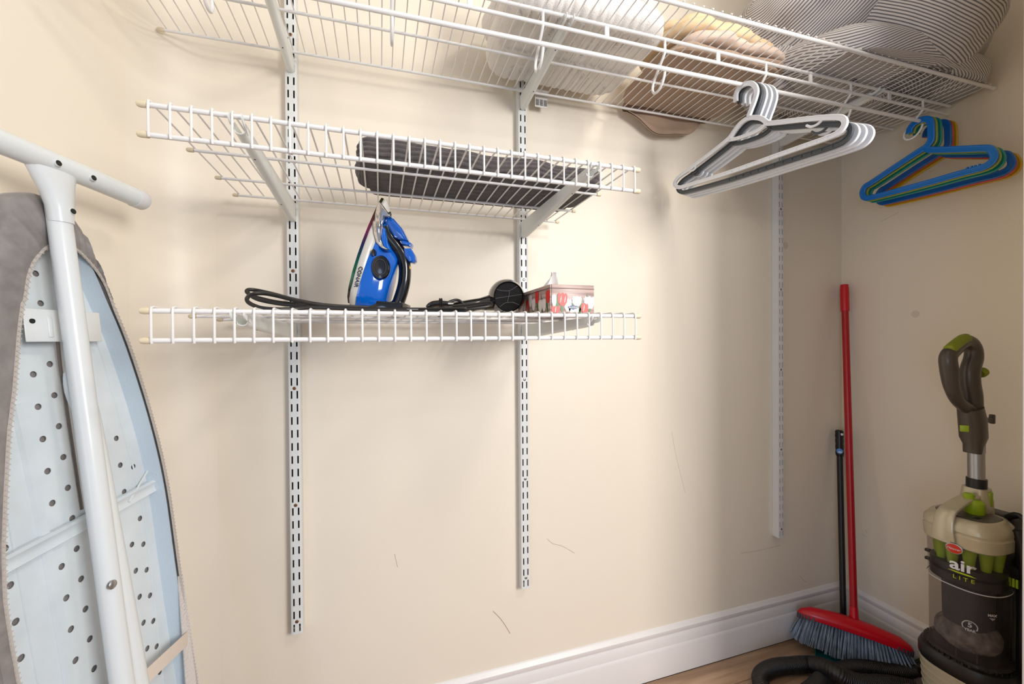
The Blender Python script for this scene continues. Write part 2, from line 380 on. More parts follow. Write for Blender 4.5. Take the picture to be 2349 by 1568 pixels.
bracket(SX[0], zU(0), -.305, .044, 'left bracket of the top wire shelf, on the leftmost standard')
bracket(SX[1], zU(.6), -.305, .048, 'middle bracket of the top wire shelf, under the white bath mat')
bracket(SX[2], zU(1.58), -.305, .036, 'right bracket of the top wire shelf, under the striped comforter')

# ------------------------------------------------------------------ wire shelves
WR = .0017
def endcap(x, y, z, r, sx, t, L=.016):
    mt = Matrix.Translation((x, y, z)) @ Matrix.Rotation(sx*PI/2, 4, 'Y')
    MB().lathe([(r, -.0005), (r+.0010, .0), (r+.0012, .002), (r+.0012, L*.72), (r*1.05, L*.93), (r*.6, L)], mt, 12).build('end_cap', 'cap', t)
def small_shelf(zd, label):
    t = thing('wire_shelf', (.29, -.2, zd), label, 'wire shelf', 'short wire shelves')
    x0, x1 = -.1085, .690; lip = .0427
    rails = [(-.411, 0, .0038, 'front_rail'), (-.411, -lip, .0038, 'lip_rail'), (-.261, 0, .0028, 'rail'), (-.128, 0, .0028, 'rail'), (-.02, 0, .0028, 'rail')]
    for y, dz, r, nm in rails:
        MB().tube([(x0, y, zd+dz), (x1, y, zd+dz)], r, 10).build(nm, 'wire', t)
        if y != -.128 or True:
            endcap(x0-.0015, y, zd+dz, r, -1, t, .0145 if y < -.4 else .011); endcap(x1+.0015, y, zd+dz, r, 1, t, .0145 if y < -.4 else .011)
    zt = .0028+WR; yf = -.411-.0038-WR
    path = [(0, -.016, zt), (0, -.40, zt+.0008), (0, -.409, zt+.0014), (0, yf+.0015, zt), (0, yf, zt-.004), (0, yf, -lip-.001), (0, yf+.0012, -lip-.0042)]
    me = None; n = 31
    for i in range(n+1):
        x = -.1085+i*(.7985/n)
        if me is None:
            o = MB().tube(path, WR, 7).build('wire', 'wire', t, loc=(x, 0, zd)); me = o.data
        else:
            link('wire', me, t, loc=(x, 0, zd))
    return t
small_shelf(ZA, 'short white wire shelf holding the folded charcoal mat')
small_shelf(ZB, 'short white wire shelf holding the iron, hair dryer and tissue box')
# the long top shelf, a little higher at its right end
tu = thing('wire_shelf', (.8, -.2, zU(.8)), 'long white wire shelf across the top, loaded with towels and bedding', 'wire shelf')
RU = Matrix.Translation((0, 0, zU(0))) @ Matrix.Rotation(-math.atan(.0125), 4, 'Y')
def uobj(q, name, m, **k): return q.xf(RU).build(name, m, tu, **k)
ux0, ux1 = -.252, 1.9
for y, dz, r, nm, a, b in ((-.40, .002, .0046, 'front_rail', ux0, 1.908), (-.305, 0, .0040, 'rail', ux0, ux1), (-.305, -.027, .0040, 'lip_rail', ux0, 1.893), (-.155, 0, .0032, 'rail', ux0, ux1), (-.02, 0, .0032, 'rail', ux0, ux1)):
    uobj(MB().tube([(a, y, dz), (b, y, dz)], r, 12), nm, 'wire')
    for xx, sx in ((a, -1), (b, 1)):
        mt = Matrix.Translation((xx, y, dz)) @ Matrix.Rotation(sx*PI/2, 4, 'Y')
        uobj(MB().lathe([(r, -.005), (r+.001, -.003), (r+.0013, .0), (r+.0013, .006), (r*.95, .009), (r*.4, .0105)], mt, 12), 'end_cap', 'cap' if sx < 0 else 'wire')
zt = .0032+.0013
me = MB().tube([(0, -.017, zt), (0, -.38, zt), (0, -.397, .0046+.0035), (0, -.403, .0046+.0045), (0, -.4062, .0046+.001)], .0014, 6).build('wire', 'wire').data
bpy.data.objects.remove(bpy.data.objects['wire'] if bpy.data.objects['wire'].parent is None else [o for o in bpy.data.objects if o.data == me][0])
k = 0; x = -.244
while x < 1.9:
    o = link('wire', me, tu, loc=(x, 0, zU(x))); x += .02535
for x in (.071, .381, .694, 1.005, 1.315, 1.628):
    uobj(MB().rbox((x, -.305, -.0135), (.011, .0045, .023), .001), 'spacer', 'wire')

# hanging rod and its hooks
tag = lambda o, l, c, g=None: [o.__setitem__('label', l), o.__setitem__('category', c)]+([o.__setitem__('group', g)] if g else [])
zR = lambda x: 1.7095+.0165*x
rr = MB().tube([(-.24, -.305, zR(-.24)), (1.872, -.305, zR(1.872))], .0050, 14).build('hanging_rod', 'wire'); tag(rr, 'thin white hanging rod below the front of the top wire shelf', 'rod')
HK = [(-.305, -.001), (-.305, -.027), (-.301, -.036), (-.280, -.058), (-.262, -.078), (-.258, -.094), (-.266, -.106), (-.281, -.108), (-.294, -.100), (-.302, -.088), (-.305, -.0785)]
hooks = [(-.08, 'white rod hook at the far left end of the top shelf, cut by the frame'), (.23, 'white rod hook hanging alone right of the leftmost standard'), (.54, 'white rod hook in front of the white bath mat'),
         (.849, 'white rod hook between the bath mat and the tan sheets'), (1.159, 'white rod hook beside the tops of the white hangers'), (1.469, 'white rod hook right of the white hangers'), (1.777, 'white rod hook holding the rod beside the blue and teal hangers')]
for x, lb in hooks:
    p = cat([(x, y, zU(x)+z-(.0 if i < 2 else (zU(x)-zR(x)-.0715)*(i/10))) for i, (y, z) in enumerate(HK)], 4)
    o = MB().tube(p, .0032, 9).build('rod_hook', 'wire'); tag(o, lb, 'hook', 'white hooks carrying the hanging rod')

# ------------------------------------------------------------------ hangers
def zp(L, sc, ox, oy, xp): return [pX(ox+a/sc, oy+b/sc, xp) for a, b in L]
SECW = [(-.0052, -.003), (-.0030, -.003), (-.0024, -.0012), (.0024, -.0012), (.0030, -.003), (.0052, -.003), (.0058, 0), (.0052, .003), (.0030, .003), (.0024, .0012), (-.0024, .0012), (-.0030, .003), (-.0052, .003), (-.0058, 0)]
HX = 1.080
z4 = lambda L: zp(L, 4.271, 1500, 160, HX)
hook = z4([(803, 312), (806, 240), (832, 185), (885, 145), (945, 132), (992, 160), (1008, 220), (988, 300), (950, 400), (925, 470)])
loop = z4([(925, 476), (850, 526), (790, 600), (735, 675), (600, 785), (450, 900), (330, 988), (250, 1045), (210, 1095), (208, 1130), (245, 1150), (320, 1135), (700, 1018), (1300, 808), (1700, 668), (1820, 605), (1870, 535), (1862, 485), (1815, 466), (1700, 466), (1500, 482), (1150, 522), (1105, 510), (1060, 480), (1000, 468)])
lens_ = z4([(720, 688), (800, 676), (900, 645), (1000, 605), (1070, 560), (1100, 522)])
lh = z4([(330, 985), (375, 988), (405, 965), (415, 938)]); rh = z4([(1650, 490), (1600, 535), (1540, 558), (1495, 545)])
def white_hanger(label, m):
    t = thing('clothes_hanger', (HX, -.305, zR(HX)), label, 'hanger', 'white and grey plastic hangers')
    MB().sweep(cat(loop, 6, True), SECW, closed=True, up=(1, 0, 0)).build('frame', m, t)
    MB().sweep(cat(hook, 6), SECW, up=(1, 0, 0)).build('hook', m, t)
    MB().sweep(cat(lens_, 5), [(a*.8, b*.9) for a, b in SECW], up=(1, 0, 0)).build('neck_bar', m, t)
    for L in (lh, rh): MB().tube(cat(L, 5), .0027, 8).build('strap_hook', m, t)
    b0, b1 = loop[11], loop[14]
    q = MB()
    for i in range(13):
        p = loop[12].lerp(loop[14], i/12); q.box(p, (.0052, .0018, .0075))
    q.build('web_ribs', m, t)
    return t
wh = [(0, 0, 0, 'white plastic hanger at the front of the white bunch', 'hwhite'), (.0125, .004, -.003, 'dark grey plastic hanger, second in the white bunch', 'hgrey'),
      (.026, .012, -.006, 'white plastic hanger directly behind the dark grey one', 'hwhite'), (.041, .02, -.010, 'white plastic hanger, second to last of the white bunch', 'hwhite'), (.057, .03, -.014, 'white plastic hanger at the back end of the white bunch', 'hwhite')]
for dx, rz, dz, lb, m in wh:
    t = white_hanger(lb, m); t.location.x += dx; t.location.z += dx*.0165; t.rotation_euler = (dz*2, 0, rz); t.scale = (1, 1, {0: 1, .0125: 1.075, .026: 1.085, .041: 1.095, .057: 1.105}[dx])
HX = 1.763
z5 = lambda L: zp(L, 5.606, 1930, 230, HX)
hookc = z5([(872, 425), (885, 360), (945, 292), (1030, 248), (1105, 240), (1145, 275), (1155, 400), (1150, 520), (1085, 605)])
loopc = z5([(1085, 610), (1000, 655), (700, 850), (400, 1050), (305, 1110), (272, 1190), (305, 1252), (420, 1240), (1000, 1090), (1500, 948), (1800, 868), (1925, 800), (1965, 720), (1930, 640), (1850, 614), (1500, 628), (1150, 636)])
SECC = [(-.0085, -.002), (-.006, -.0032), (-.003, -.0022), (0, -.0032), (.003, -.0022), (.006, -.0032), (.0085, -.002), (.0085, .002), (.006, .0032), (.003, .0022), (0, .0032), (-.003, .0022), (-.006, .0032), (-.0085, .002)]
def col_hanger(label, m):
    t = thing('clothes_hanger', (HX, -.305, zR(HX)), label, 'hanger', 'coloured plastic hangers')
    MB().sweep(cat(loopc, 6, True), SECC, closed=True, up=(1, 0, 0)).build('frame', m, t)
    MB().sweep(cat(hookc, 6), SECC, up=(1, 0, 0)).build('hook', m, t)
    q = MB()
    for a in ((1650, 890), (1750, 865)):
        p = z5([(a[0]-28, a[1]-8), (a[0]+26, a[1]-22)])
        for v in p: q.box(v, (.005, .004, .010))
    q.build('notch', m, t)
    return t
for dx, rz, lb, m in ((0, 0, 'bright blue plastic hanger at the front of the coloured bunch', 'hblue'), (.013, -.004, 'lime green plastic hanger just behind the bright blue one', 'hlime'), (.034, .0, 'teal plastic hanger in the middle of the coloured bunch', 'hteal'),
                     (.078, .012, 'darker blue plastic hanger behind the teal one', 'hblue2'), (.088, .010, 'red plastic hanger showing below the other coloured ones', 'hred'), (.108, .004, 'yellow plastic hanger at the back, nearest the side wall', 'hyel')):
    t = col_hanger(lb, m); t.location.x += dx; t.location.z += dx*.0165-.0; t.rotation_euler = (.012 if m == 'hred' else 0, 0, rz); t.scale = (1, 1, 1+.6*dx)

# ------------------------------------------------------------------ ironing board (stands on the floor, leaning on the left wall)
def ibp(w, z, off=0.):          # a point of the board: w across, z height, off = distance out from the metal underside
    nrm = (RT+Vector((0, 0, .1))).normalized()
    p = CAM+RT*(-.62-.1*z)+FW*w; p.z = z
    return p+nrm*off
ICz = lambda z: .640+.045*(1.315-z)
WRT = [(1.3158, .6405), (1.3152, .648), (1.309, .665), (1.299, .681), (1.274, .697), (1.226, .714), (1.161, .736), (1.076, .763), (.942, .792), (.811, .809), (.655, .814), (.559, .817), (.407, .824), (.2, .832), (.08, .832), (.02, .815), (.0, .78), (-.008, .73)]
HWT = [(p.x, p.y-ICz(p.x)) for p in cat([(a, b, 0) for a, b in WRT], 4)]
right = [(ICz(z)+h, z) for z, h in HWT]; outl = right+[(ICz(z)-h, z) for z, h in reversed(HWT)]
IC = .66
ib = thing('ironing_board', ibp(IC, FZ, -.02), 'folded ironing board with grey cover leaning against the left wall', 'ironing board')
def inset(d):
    o = []
    n = len(outl)
    for i in range(n):
        a, b = Vector(outl[i-1]), Vector(outl[(i+1) % n]); t = (b-a).normalized(); nn = Vector((t.y, -t.x))
        p = Vector(outl[i])+nn*d*(1 if True else -1); o.append((p.x, p.y))
    return o
ins = inset(.0)
A2 = sum(outl[i-1][0]*outl[i][1]-outl[i][0]*outl[i-1][1] for i in range(len(outl)))
sgn = 1 if A2 < 0 else -1
flat = inset(.013*sgn); rimi = inset(.006*sgn)
holes = []
def hrow(w0, z0, w1, z1, n, skip=()):
    for i in range(n):
        if i in skip: continue
        f = i/(n-1); holes.append((w0+(w1-w0)*f, z0+(z1-z0)*f))
hrow(.629, 1.041, .641, .597, 10); hrow(.653, 1.055, .666, .564, 11); hrow(.746, .916, .762, .43, 11, (3,)); hrow(.772, .857, .779, .42, 10, (1,)); hrow(.571, .806, .576, .60, 5)
hrow(.648, 1.196, .650, 1.15, 2); hrow(.643, .55, .650, .10, 10); hrow(.668, .515, .676, .07, 10); hrow(.577, .55, .580, .10, 10); hrow(.765, .38, .77, .06, 7); hrow(.781, .37, .785, .06, 7); hrow(.700, .9, .71, .10, 17)
sp = [[(w, z) for w, z in flat]]+[[(w+.0049*math.cos(2*PI*i/12), z+.0049*math.sin(2*PI*i/12)) for i in range(12)] for w, z in holes]
me = curve_mesh(sp, .0006)
for v in me.vertices: v.co = ibp(v.co.x, v.co.y, v.co.z)
me.materials.clear(); me.materials.append(M['pan']); dk = link('deck', me, ib)
q = MB(); q.loft([[ibp(w, z, 0) for w, z in flat], [ibp(w, z, .004) for w, z in inset(.0115*sgn)], [ibp(w, z, .022) for w, z in inset(.007*sgn)], [ibp(w, z, .026) for w, z in inset(.0065*sgn)], [ibp(w, z, .0255) for w, z in inset(.005*sgn)], [ibp(w, z, .018) for w, z in inset(.0045*sgn)], [ibp(w, z, -.003) for w, z in inset(.0045*sgn)]], caps=False).build('rim', 'panb', ib, smooth=35)
for L, hh, ww in (([(.603, 1.0), (.619, .79), (.627, .62), (.645, .05)], .0045, .0075), ([(.578, .85), (.590, .62), (.61, .05)], .0016, .002), ([(.713, 1.15), (.738, 1.06), (.773, .846), (.783, .763), (.783, .05)], .0012, .0016)):
    MB().sweep([ibp(w, z, .0008) for w, z in L], [(-ww, 0), (-ww*.6, hh), (ww*.6, hh), (ww, 0)], up=RT).build('pressed_rib', 'pan', ib)
# cover: wraps from behind around the rim, hem on the underside; pulled in round the nose
def resamp(P, n):
    P = [Vector(p) for p in P]; A = [0]
    for a, b in zip(P, P[1:]): A.append(A[-1]+(b-a).length)
    o = []; j = 0
    for i in range(n):
        t = A[-1]*i/(n-1)
        while j < len(A)-2 and A[j+1] < t: j += 1
        o.append(P[j].lerp(P[j+1], (t-A[j])/max(A[j+1]-A[j], 1e-9)))
    return o
rgt = [p for p in right if p[1] < 1.15][::-1]; lft = [(2*ICz(z)-w, z) for w, z in right if z < 1.15]
nose_o = [rgt[-1]]+[p for p in reversed(right) if p[1] >= 1.15]+[(2*ICz(z)-w, z) for w, z in right if z >= 1.15]+[lft[0]]
lefthem = [(1.152, .602), (1.105, .592), (1.02, .578), (.962, .566), (.877, .554), (.806, .545), (.74, .541), (.64, .545), (.4, .556), (-.1, .59)]
def lh_(z):
    for (a, b), (c, d) in zip(lefthem, lefthem[1:]):
        if a >= z >= c: return b+(d-b)*(a-z)/(a-c)
    return .61
arch = [(rgt[-1][0]-.003, rgt[-1][1]), (.729, 1.180), (.718, 1.203), (.701, 1.224), (.683, 1.239), (.662, 1.2435), (.643, 1.234), (.626, 1.214), (.613, 1.189), (.602, lft[0][1])]
nn_ = 60; O = resamp(rgt, 40)+resamp([Vector(p) for p in nose_o], nn_)[1:-1]+resamp(lft, 50)
Hm = [Vector((p.x-.003, p.y)) for p in O[:40]]+resamp(cat([(a, b, 0) for a, b in arch], 6), nn_)[1:-1]+[Vector((max(lh_(p.y), p.x+.012), p.y)) for p in O[40+nn_-2:]]
q = MB(); rings = []; hem = []
for i, (o, h) in enumerate(zip(O, Hm)):
    h = Vector((h.x, h.y)); o = Vector((o.x, o.y)); d = h-o; L = max(d.length, .006); d = d/L if d.length > 1e-5 else Vector((-1, 0))
    nz = max(0, min(1, (o.y-1.12)/.12)); wr = .0016*math.sin(i*2.1)*min(1, L/.03)*(.4+nz)+.0022*nz*math.sin(i*.9)
    pt = lambda t, off: ibp(o.x+d.x*t, o.y+d.y*t, off)
    R = [pt(.04, -.012), pt(.008, -.0165), pt(.001, -.009), pt(-.0005, .006), pt(.001, .022), pt(.005, .0300)]+[pt(L*f, .0312+.004*nz*math.sin(f*3.1)+wr*(1-abs(2*f-1)*.4)) for f in (.2, .4, .6, .8)]+[pt(L, .0295)]
    rings.append(R); hem.append(pt(L, .0302))
k = [q.ring(r) for r in rings]
for a, b in zip(k, k[1:]):
    for i in range(10): q.face((a[i], a[i+1], b[i+1], b[i]))
q.build('cover', 'cover', ib, smooth=75)
MB().loft([[ibp(w, z, -.004) for w, z in inset(.001*sgn)], [ibp(w, z, -.0165) for w, z in inset(.003*sgn)]]).build('pad', 'cover', ib, smooth=0)
MB().tube(hem, .0022, 6).build('overlock_hem', 'hem', ib)
hp = []                                                             # zigzag stitches along the hem
for i in range(len(hem)-1):
    a, b = hem[i], hem[i+1]; L = (b-a).length; m_ = max(1, int(L/.0034)); side = (b-a).cross(RT).normalized()
    for j in range(m_): hp.append(a.lerp(b, (j+.5)/m_)+side*(.0026 if len(hp) % 2 else -.0026)+RT*.0022)
MB().tube(hp, .0005, 4).build('stitching', 'hem', ib)
q = MB()
rs = [(w, z) for w, z in right if .03 < z < .64]; fw_ = lambda z: .005+.058*max(0, .64-z)
q.loft([[ibp(w-fw_(z), z, .0285) for w, z in rs], [ibp(w+.001, z, .0325) for w, z in rs], [ibp(w+.001, z, .0305) for w, z in rs], [ibp(w-fw_(z), z, .0265) for w, z in rs]], caps=False, closed=True)
q.build('felt_edge', 'felt', ib)
# legs
def lp(w, z): return ibp(w, z, .050+.03*max(0, (1.28-z)))
main = [lp(.6445, 1.325), lp(.6445, 1.27), lp(.643, 1.1), lp(.640, .8), lp(.6375, .52), lp(.638, .12), lp(.639, .03)]
MB().tube(cat(main, 4), .0145, 20).build('leg_tube', 'tube', ib)
sec_ = [ibp(w, z, o) for w, z, o in ((.646, 1.04, .040), (.651, 1.0, .044), (.655, .96, .048), (.6605, .8, .054), (.668, .52, .064), (.678, .12, .07), (.68, .03, .07))]
MB().tube(cat(sec_, 4), .0150, 18, scale=[.6, .75, .9, 1]+[1]*30).build('leg_tube', 'tube', ib)
BZ = 1.353; bo = .062
bar = [ibp(.475, BZ+.004, bo), ibp(.57, BZ+.003, bo), ibp(.69, BZ, bo), ibp(.779, BZ-.005, bo)]
MB().tube(bar, .0165, 20).build('foot_bar', 'tube', ib)
for (a, b) in ((bar[0], bar[1]), (bar[3], bar[2])):
    d = (a-b).normalized(); MB().tube([a-d*.012, a+d*.006, a+d*.0085], .0176, 20, scale=[1, 1, .9]).build('foot_cap', 'white', ib)
# flared saddle joining the leg to the foot bar
q = MB(); rings = []
for f, c_, w_, d_ in ((0, .6445, .0150, .0148), (.3, .643, .0168, .0150), (.6, .639, .0225, .0155), (.85, .634, .0300, .0150), (1, .632, .0345, .0148)):
    c = ibp(c_, 1.268+.074*f, .052+.008*f)
    rings.append([c+FW*(w_*math.cos(2*PI*i/20))+(RT*(d_*math.sin(2*PI*i/20))) for i in range(20)])
q.loft(rings).build('saddle', 'tube', ib, smooth=60)
for w, z, o in ((.625, 1.349, bo), (.677, 1.347, bo), (.6475, 1.285, .0525)):
    c = ibp(w, z, o+.0150); nrm = (c-ibp(w, z, o)).normalized(); rot = nrm.to_track_quat('Z', 'Y').to_matrix().to_4x4(); rot.translation = c
    MB().lathe([(.0052, -.004), (.0048, .0022), (.0036, .0026), (.0028, .001), (.0002, .0006)], rot, 14).build('dimple', 'tube', ib)
    MB().lathe([(.0044, .0003), (.0042, .0029)], rot, 12).build('dimple_hole', 'dark', ib)
# latch plate, lock rod, cross bar, screw, strap
mt = Matrix((FW, Vector((0, 0, 1))-RT*.1, RT)).transposed()
MB().rbox(ibp(.658, 1.112, .026), (.112, .049, .0022), .004, mt).build('latch_plate', 'tube', ib)
MB().rbox(ibp(.635, 1.11, .0275), (.007, .032, .003), .002, mt).build('latch_rib', 'tube', ib)
q = MB(); c = ibp(.612, 1.118, .0265); rot = RT.to_track_quat('Z', 'Y').to_matrix().to_4x4(); rot.translation = c
q.lathe([(.0038, .0002), (.0036, .0018)], rot, 12).build('hole', 'dark', ib)
MB().tube([ibp(.652, 1.09, .018), ibp(.655, 1.05, .014), ibp(.666, .82, .010)], .0023, 8).build('lock_rod', 'rod', ib)
secb = [(-.012, 0), (-.012, .006), (-.009, .011), (-.003, .008), (.003, .008), (.009, .011), (.012, .006), (.012, 0)]
MB().sweep([ibp(.53, .784, .003), ibp(.566, .787, .003), ibp(.70, .800, .003), ibp(.801, .811, .003)], secb, up=RT).build('cross_bar', 'pan', ib, smooth=30)
MB().tube([ibp(*(.742, .802, .014)), ibp(*(.797, .842, .004))], .0018, 6).build('stay_wire', 'tube', ib)
c = ibp(.631, .712, .0805); rot = RT.to_track_quat('Z', 'Y').to_matrix().to_4x4(); rot.translation = c+FW*.000
MB().lathe([(.0066, -.002), (.0066, .0012), (.0052, .0026), (.0002, .0032)], rot, 18).build('pivot_screw', 'steel', ib)
MB().sweep([ibp(.515, .485, .031), ibp(.60, .50, .036), ibp(.70, .508, .037), ibp(.808, .507, .0335), ibp(.822, .507, .022)], [(-.013, -.0006), (.013, -.0006), (.013, .0006), (-.013, .0006)], up=RT).build('elastic_strap', 'strap', ib)

# ------------------------------------------------------------------ folded textiles
def slab(name, label, cat_, c, d, m, ribs=None, rc=.03, lump=.006, rot=0, nu=140, seed=1, layers=1, parent=None, shape=None, k0=.9):
    """a folded cloth: one soft-edged layer per fold, with ribs or wrinkles in the surface"""
    root = thing(name, (c[0], c[1], c[2]), label, cat_, 'folded bed sheets' if name == 'folded_sheet' else None) if parent is None else parent
    h = d[2]/layers; Rz = Matrix.Rotation(rot, 3, 'Z'); q_ = h/2*k0
    X, Y = d[0]/2-q_, d[1]/2-q_; rc = min(rc, X*.9, Y*.9); P = []
    for sx, sy, a0 in ((1, 1, 0), (-1, 1, PI/2), (-1, -1, PI), (1, -1, 1.5*PI)):
        for k in range(9):
            a = a0+PI/2*k/8; P.append((Vector((sx*(X-rc)+math.cos(a)*rc, sy*(Y-rc)+math.sin(a)*rc, 0)), Vector((math.cos(a), math.sin(a), 0))))
    P.append(P[0]); A = [0]
    for a, b in zip(P, P[1:]): A.append(A[-1]+(b[0]-a[0]).length)
    OU = []; j = 0
    for i in range(nu):
        t = A[-1]*i/nu
        while A[j+1] < t: j += 1
        f = (t-A[j])/max(A[j+1]-A[j], 1e-9); OU.append((P[j][0].lerp(P[j+1][0], f), P[j][1].lerp(P[j+1][1], f).normalized()))
    ne = 44 if ribs and ribs[2] == 'z' else 12
    SEC = [(.02+.98*i/22, None) for i in range(22)]+[(1, -PI/2+PI*i/ne) for i in range(ne+1)]+[(1-.98*(i+1)/14, 9) for i in range(14)]
    for l in range(layers):
        off = Vector((.006*math.sin(3.1*l+seed), .004*math.cos(2.3*l+seed), 0)); q = MB(); rings = []
        for k, a in SEC:
            r = []
            for o, n in OU:
                if a is None: p = o*k; nv = Vector((0, 0, -1))
                elif a == 9: p = o*k+Vector((0, 0, h)); nv = Vector((0, 0, 1))
                else: p = o+n*q_*math.cos(a)+Vector((0, 0, h/2+h/2*math.sin(a))); nv = (n*math.cos(a)+Vector((0, 0, math.sin(a)))).normalized()
                if ribs:
                    ax = p.x if ribs[2] == 'x' else p.y if ribs[2] == 'y' else p.z
                    if ribs[2] != 'z' or abs(nv.z) < .95: p = p+nv*ribs[1]*(abs(math.sin(PI*ax/ribs[0]))**.5-1)*(.75+.5*N3(p, 9, seed))
                g = N3(p, 11, seed+l)*lump+N3(p, 30, seed+l)*lump*.4
                p = p+Vector((nv.x*g*1.6+N3(p, 5, seed+3)*lump, nv.y*g*1.6, g if nv.z > -.5 else abs(g)*.3))
                r.append(Vector(c)+Rz@((shape(p) if shape else p)+off)+Vector((0, 0, h*l*.985)))
            rings.append(r)
        q.loft(rings); q.build('folded_layer', m, root, smooth=180)
    return root
zs = lambda x: zU(x)+.0062
tw = slab('bath_mat', 'thick white ribbed bath mat folded on the top wire shelf', 'bath mat', (.668, -.165, zs(.66)+.001), (.40, .30, .155), 'terryw', ribs=(.021, .008, 'x'), rc=.035, lump=.006, nu=400, seed=3, layers=2)
q = MB(); q.sweep(cat([(.655, -.013, zs(.65)+.01), (.655, -.004, zs(.65)-.008), (.655, -.003, zs(.65)-.035)], 4), [(-.019, -.0004), (.019, -.0004), (.019, .0004), (-.019, .0004)], up=(0, -1, 0)).build('care_label', 'tagw', tw)
q = MB()
for i in range(3):
    for j in range(7): q.box((.643+.0125*i, -.0042, zs(.65)-.0135-.0026*j), (.0098, .0004, .0013))
q.build('label_print', 'tagk', tw)
mg = slab('bath_mat', 'folded charcoal ribbed bath mat on the middle wire shelf', 'bath mat', (.437, -.200, ZA+.0075), (.545, .165, .047), 'terryg', ribs=(.0098, .0065, 'z'), rc=.018, lump=.005, nu=260, seed=5, layers=1, k0=.5,
          shape=lambda p: Vector((p.x, p.y, p.z*(1.05-.22*(p.x/.27)*.5) if p.z > .01 else p.z)))
slab('x', '', '', (.425, -.175, ZA+.0072), (.50, .185, .022), 'terryg', ribs=(.024, .004, 'y'), rc=.015, lump=.003, nu=260, seed=8, parent=mg, k0=.5)
MB().rbox((.245, -.0945+.006, ZA+.012), (.058, .002, .010), .0006).build('care_label', 'tagw', mg)
# sheets between the white mat and the comforter
slab('folded_sheet', 'taupe sheet folded flat on the top shelf, one corner drooping behind', 'bed sheet', (1.085, -.152, zs(1.08)+.0012), (.375, .265, .030), 'taupe', rc=.05, lump=.006, seed=11, layers=2)
droop = bpy.data.objects['folded_sheet']
def fn(u, v):
    x = .925+.33*u; dz = -(.018+.060*math.sin(PI*min(1, max(0, (u+.05)*1.02)))**.8*(.75+.5*u))*v
    return Vector((x+.03*v*(.5-u), -.014+.020*math.sin(PI*min(1, v*1.2))*.6+.004*math.sin(11*u+4*v), zs(1.03)+.014+dz+.004*v*math.sin(14*u)))
q = MB().grid(fn, 30, 14); g = MB().grid(lambda u, v: fn(u, v)+Vector((0, .004, -.002)), 30, 14)
o_ = len(q.v); q.v += g.v; q.f += [tuple(i+o_ for i in f) for f in g.f]; q.mi += g.mi
q.build('drooping_corner', 'taupe', droop, smooth=180)
slab('folded_sheet', 'pale pinkish sheet folded between the cream and taupe sheets', 'bed sheet', (1.115, -.175, zs(1.11)+.036), (.33, .235, .028), 'pink', rc=.05, lump=.009, seed=14, layers=1)
cr = slab('folded_sheet', 'cream sheet bundle on top of the sheets, left of the comforter', 'bed sheet', (1.09, -.165, zs(1.1)+.070), (.36, .215, .036), 'cream', rc=.06, lump=.011, seed=21, layers=1)
slab('x', '', '', (1.04, -.165, zs(1.1)+.100), (.24, .18, .034), 'cream', rc=.06, lump=.012, seed=25, parent=cr)

# comforter: puffy folded lobes, striped
cf = thing('comforter', (1.62, -.2, zs(1.6)), 'bulky grey and white striped comforter folded at the right end of the top shelf', 'comforter')
def lobe(c, d, axis, e, seed, amp=.012, nu=88, nv=60, spin=0.):
    Rm = Vector(axis).normalized().to_track_quat('Z', 'Y').to_matrix() @ Matrix.Rotation(spin, 3, 'Z'); q = MB()
    f = lambda w, p: math.copysign(abs(w)**p, w); prev = [None]*nu; acc = [0.]*nu
    for j in range(nv+1):
        ph = PI*(j/nv-.5)
        for i in range(nu):
            th = 2*PI*i/nu
            p = Vector((f(math.cos(th), e[0])*f(math.cos(ph), e[1])*d[0], f(math.sin(th), e[0])*f(math.cos(ph), e[1])*d[1], f(math.sin(ph), e[1])*d[2]))
            if prev[i] is not None: acc[i] += (p-prev[i]).length
            prev[i] = p.copy()
            k = N3(p, 7, seed)*amp+N3(p, 16, seed)*amp*.45+abs(N3(Vector((p.x*9, p.y*9, p.z*3)), 1, seed+2))*amp*-.9
            w = Vector(c)+Rm@(p+p.normalized()*k)
            lo = fb(w.x)
            if w.z < lo: w.z = lo
            if w.x > 1.56: bz_ = zs(w.x)+.05; w.z = bz_+(w.z-bz_)*(1-.84*min(1, (w.x-1.56)/.345)**2) if w.z > bz_ else w.z
            w.x = min(w.x, XR-.012); w.y = min(w.y, WY-.03)
            q.v.append(w); q.uv.append((p.x, acc[i]+.012*N3(p, 6, seed+1)))
    m_ = sum(acc)/nu
    for j in range(nv):
        for i in range(nu): q.face((j*nu+i, j*nu+(i+1) % nu, (j+1)*nu+(i+1) % nu, (j+1)*nu+i))
    return q
fb = lambda x: zs(x)+.0012
lobe((1.612, -.230, zs(1.6)+.062), (.312, .215, .074), (0, -.25, 1), (.5, .6), 31, amp=.008).build('lower_fold', 'stripe', cf, smooth=180)
lobe((1.668, -.262, zs(1.7)+.190), (.252, .235, .178), (.30, -.42, 1), (.66, .74), 33, amp=.014).build('upper_fold', 'stripe', cf, smooth=180)
lobe((1.45, -.175, zs(1.4)+.215), (.20, .185, .18), (.85, .1, -.5), (.85, .85), 37, amp=.030).build('left_fold', 'stripe', cf, smooth=180)
lobe((1.375, -.150, zs(1.35)+.105), (.105, .140, .10), (.8, .2, -.4), (.8, .8), 41, amp=.018).build('tucked_fold', 'stripe', cf, smooth=180)
lobe((1.49, -.285, zs(1.45)+.075), (.115, .085, .075), (.3, -.5, .9), (.8, .8), 44, amp=.016).build('front_tuck', 'stripe', cf, smooth=180)

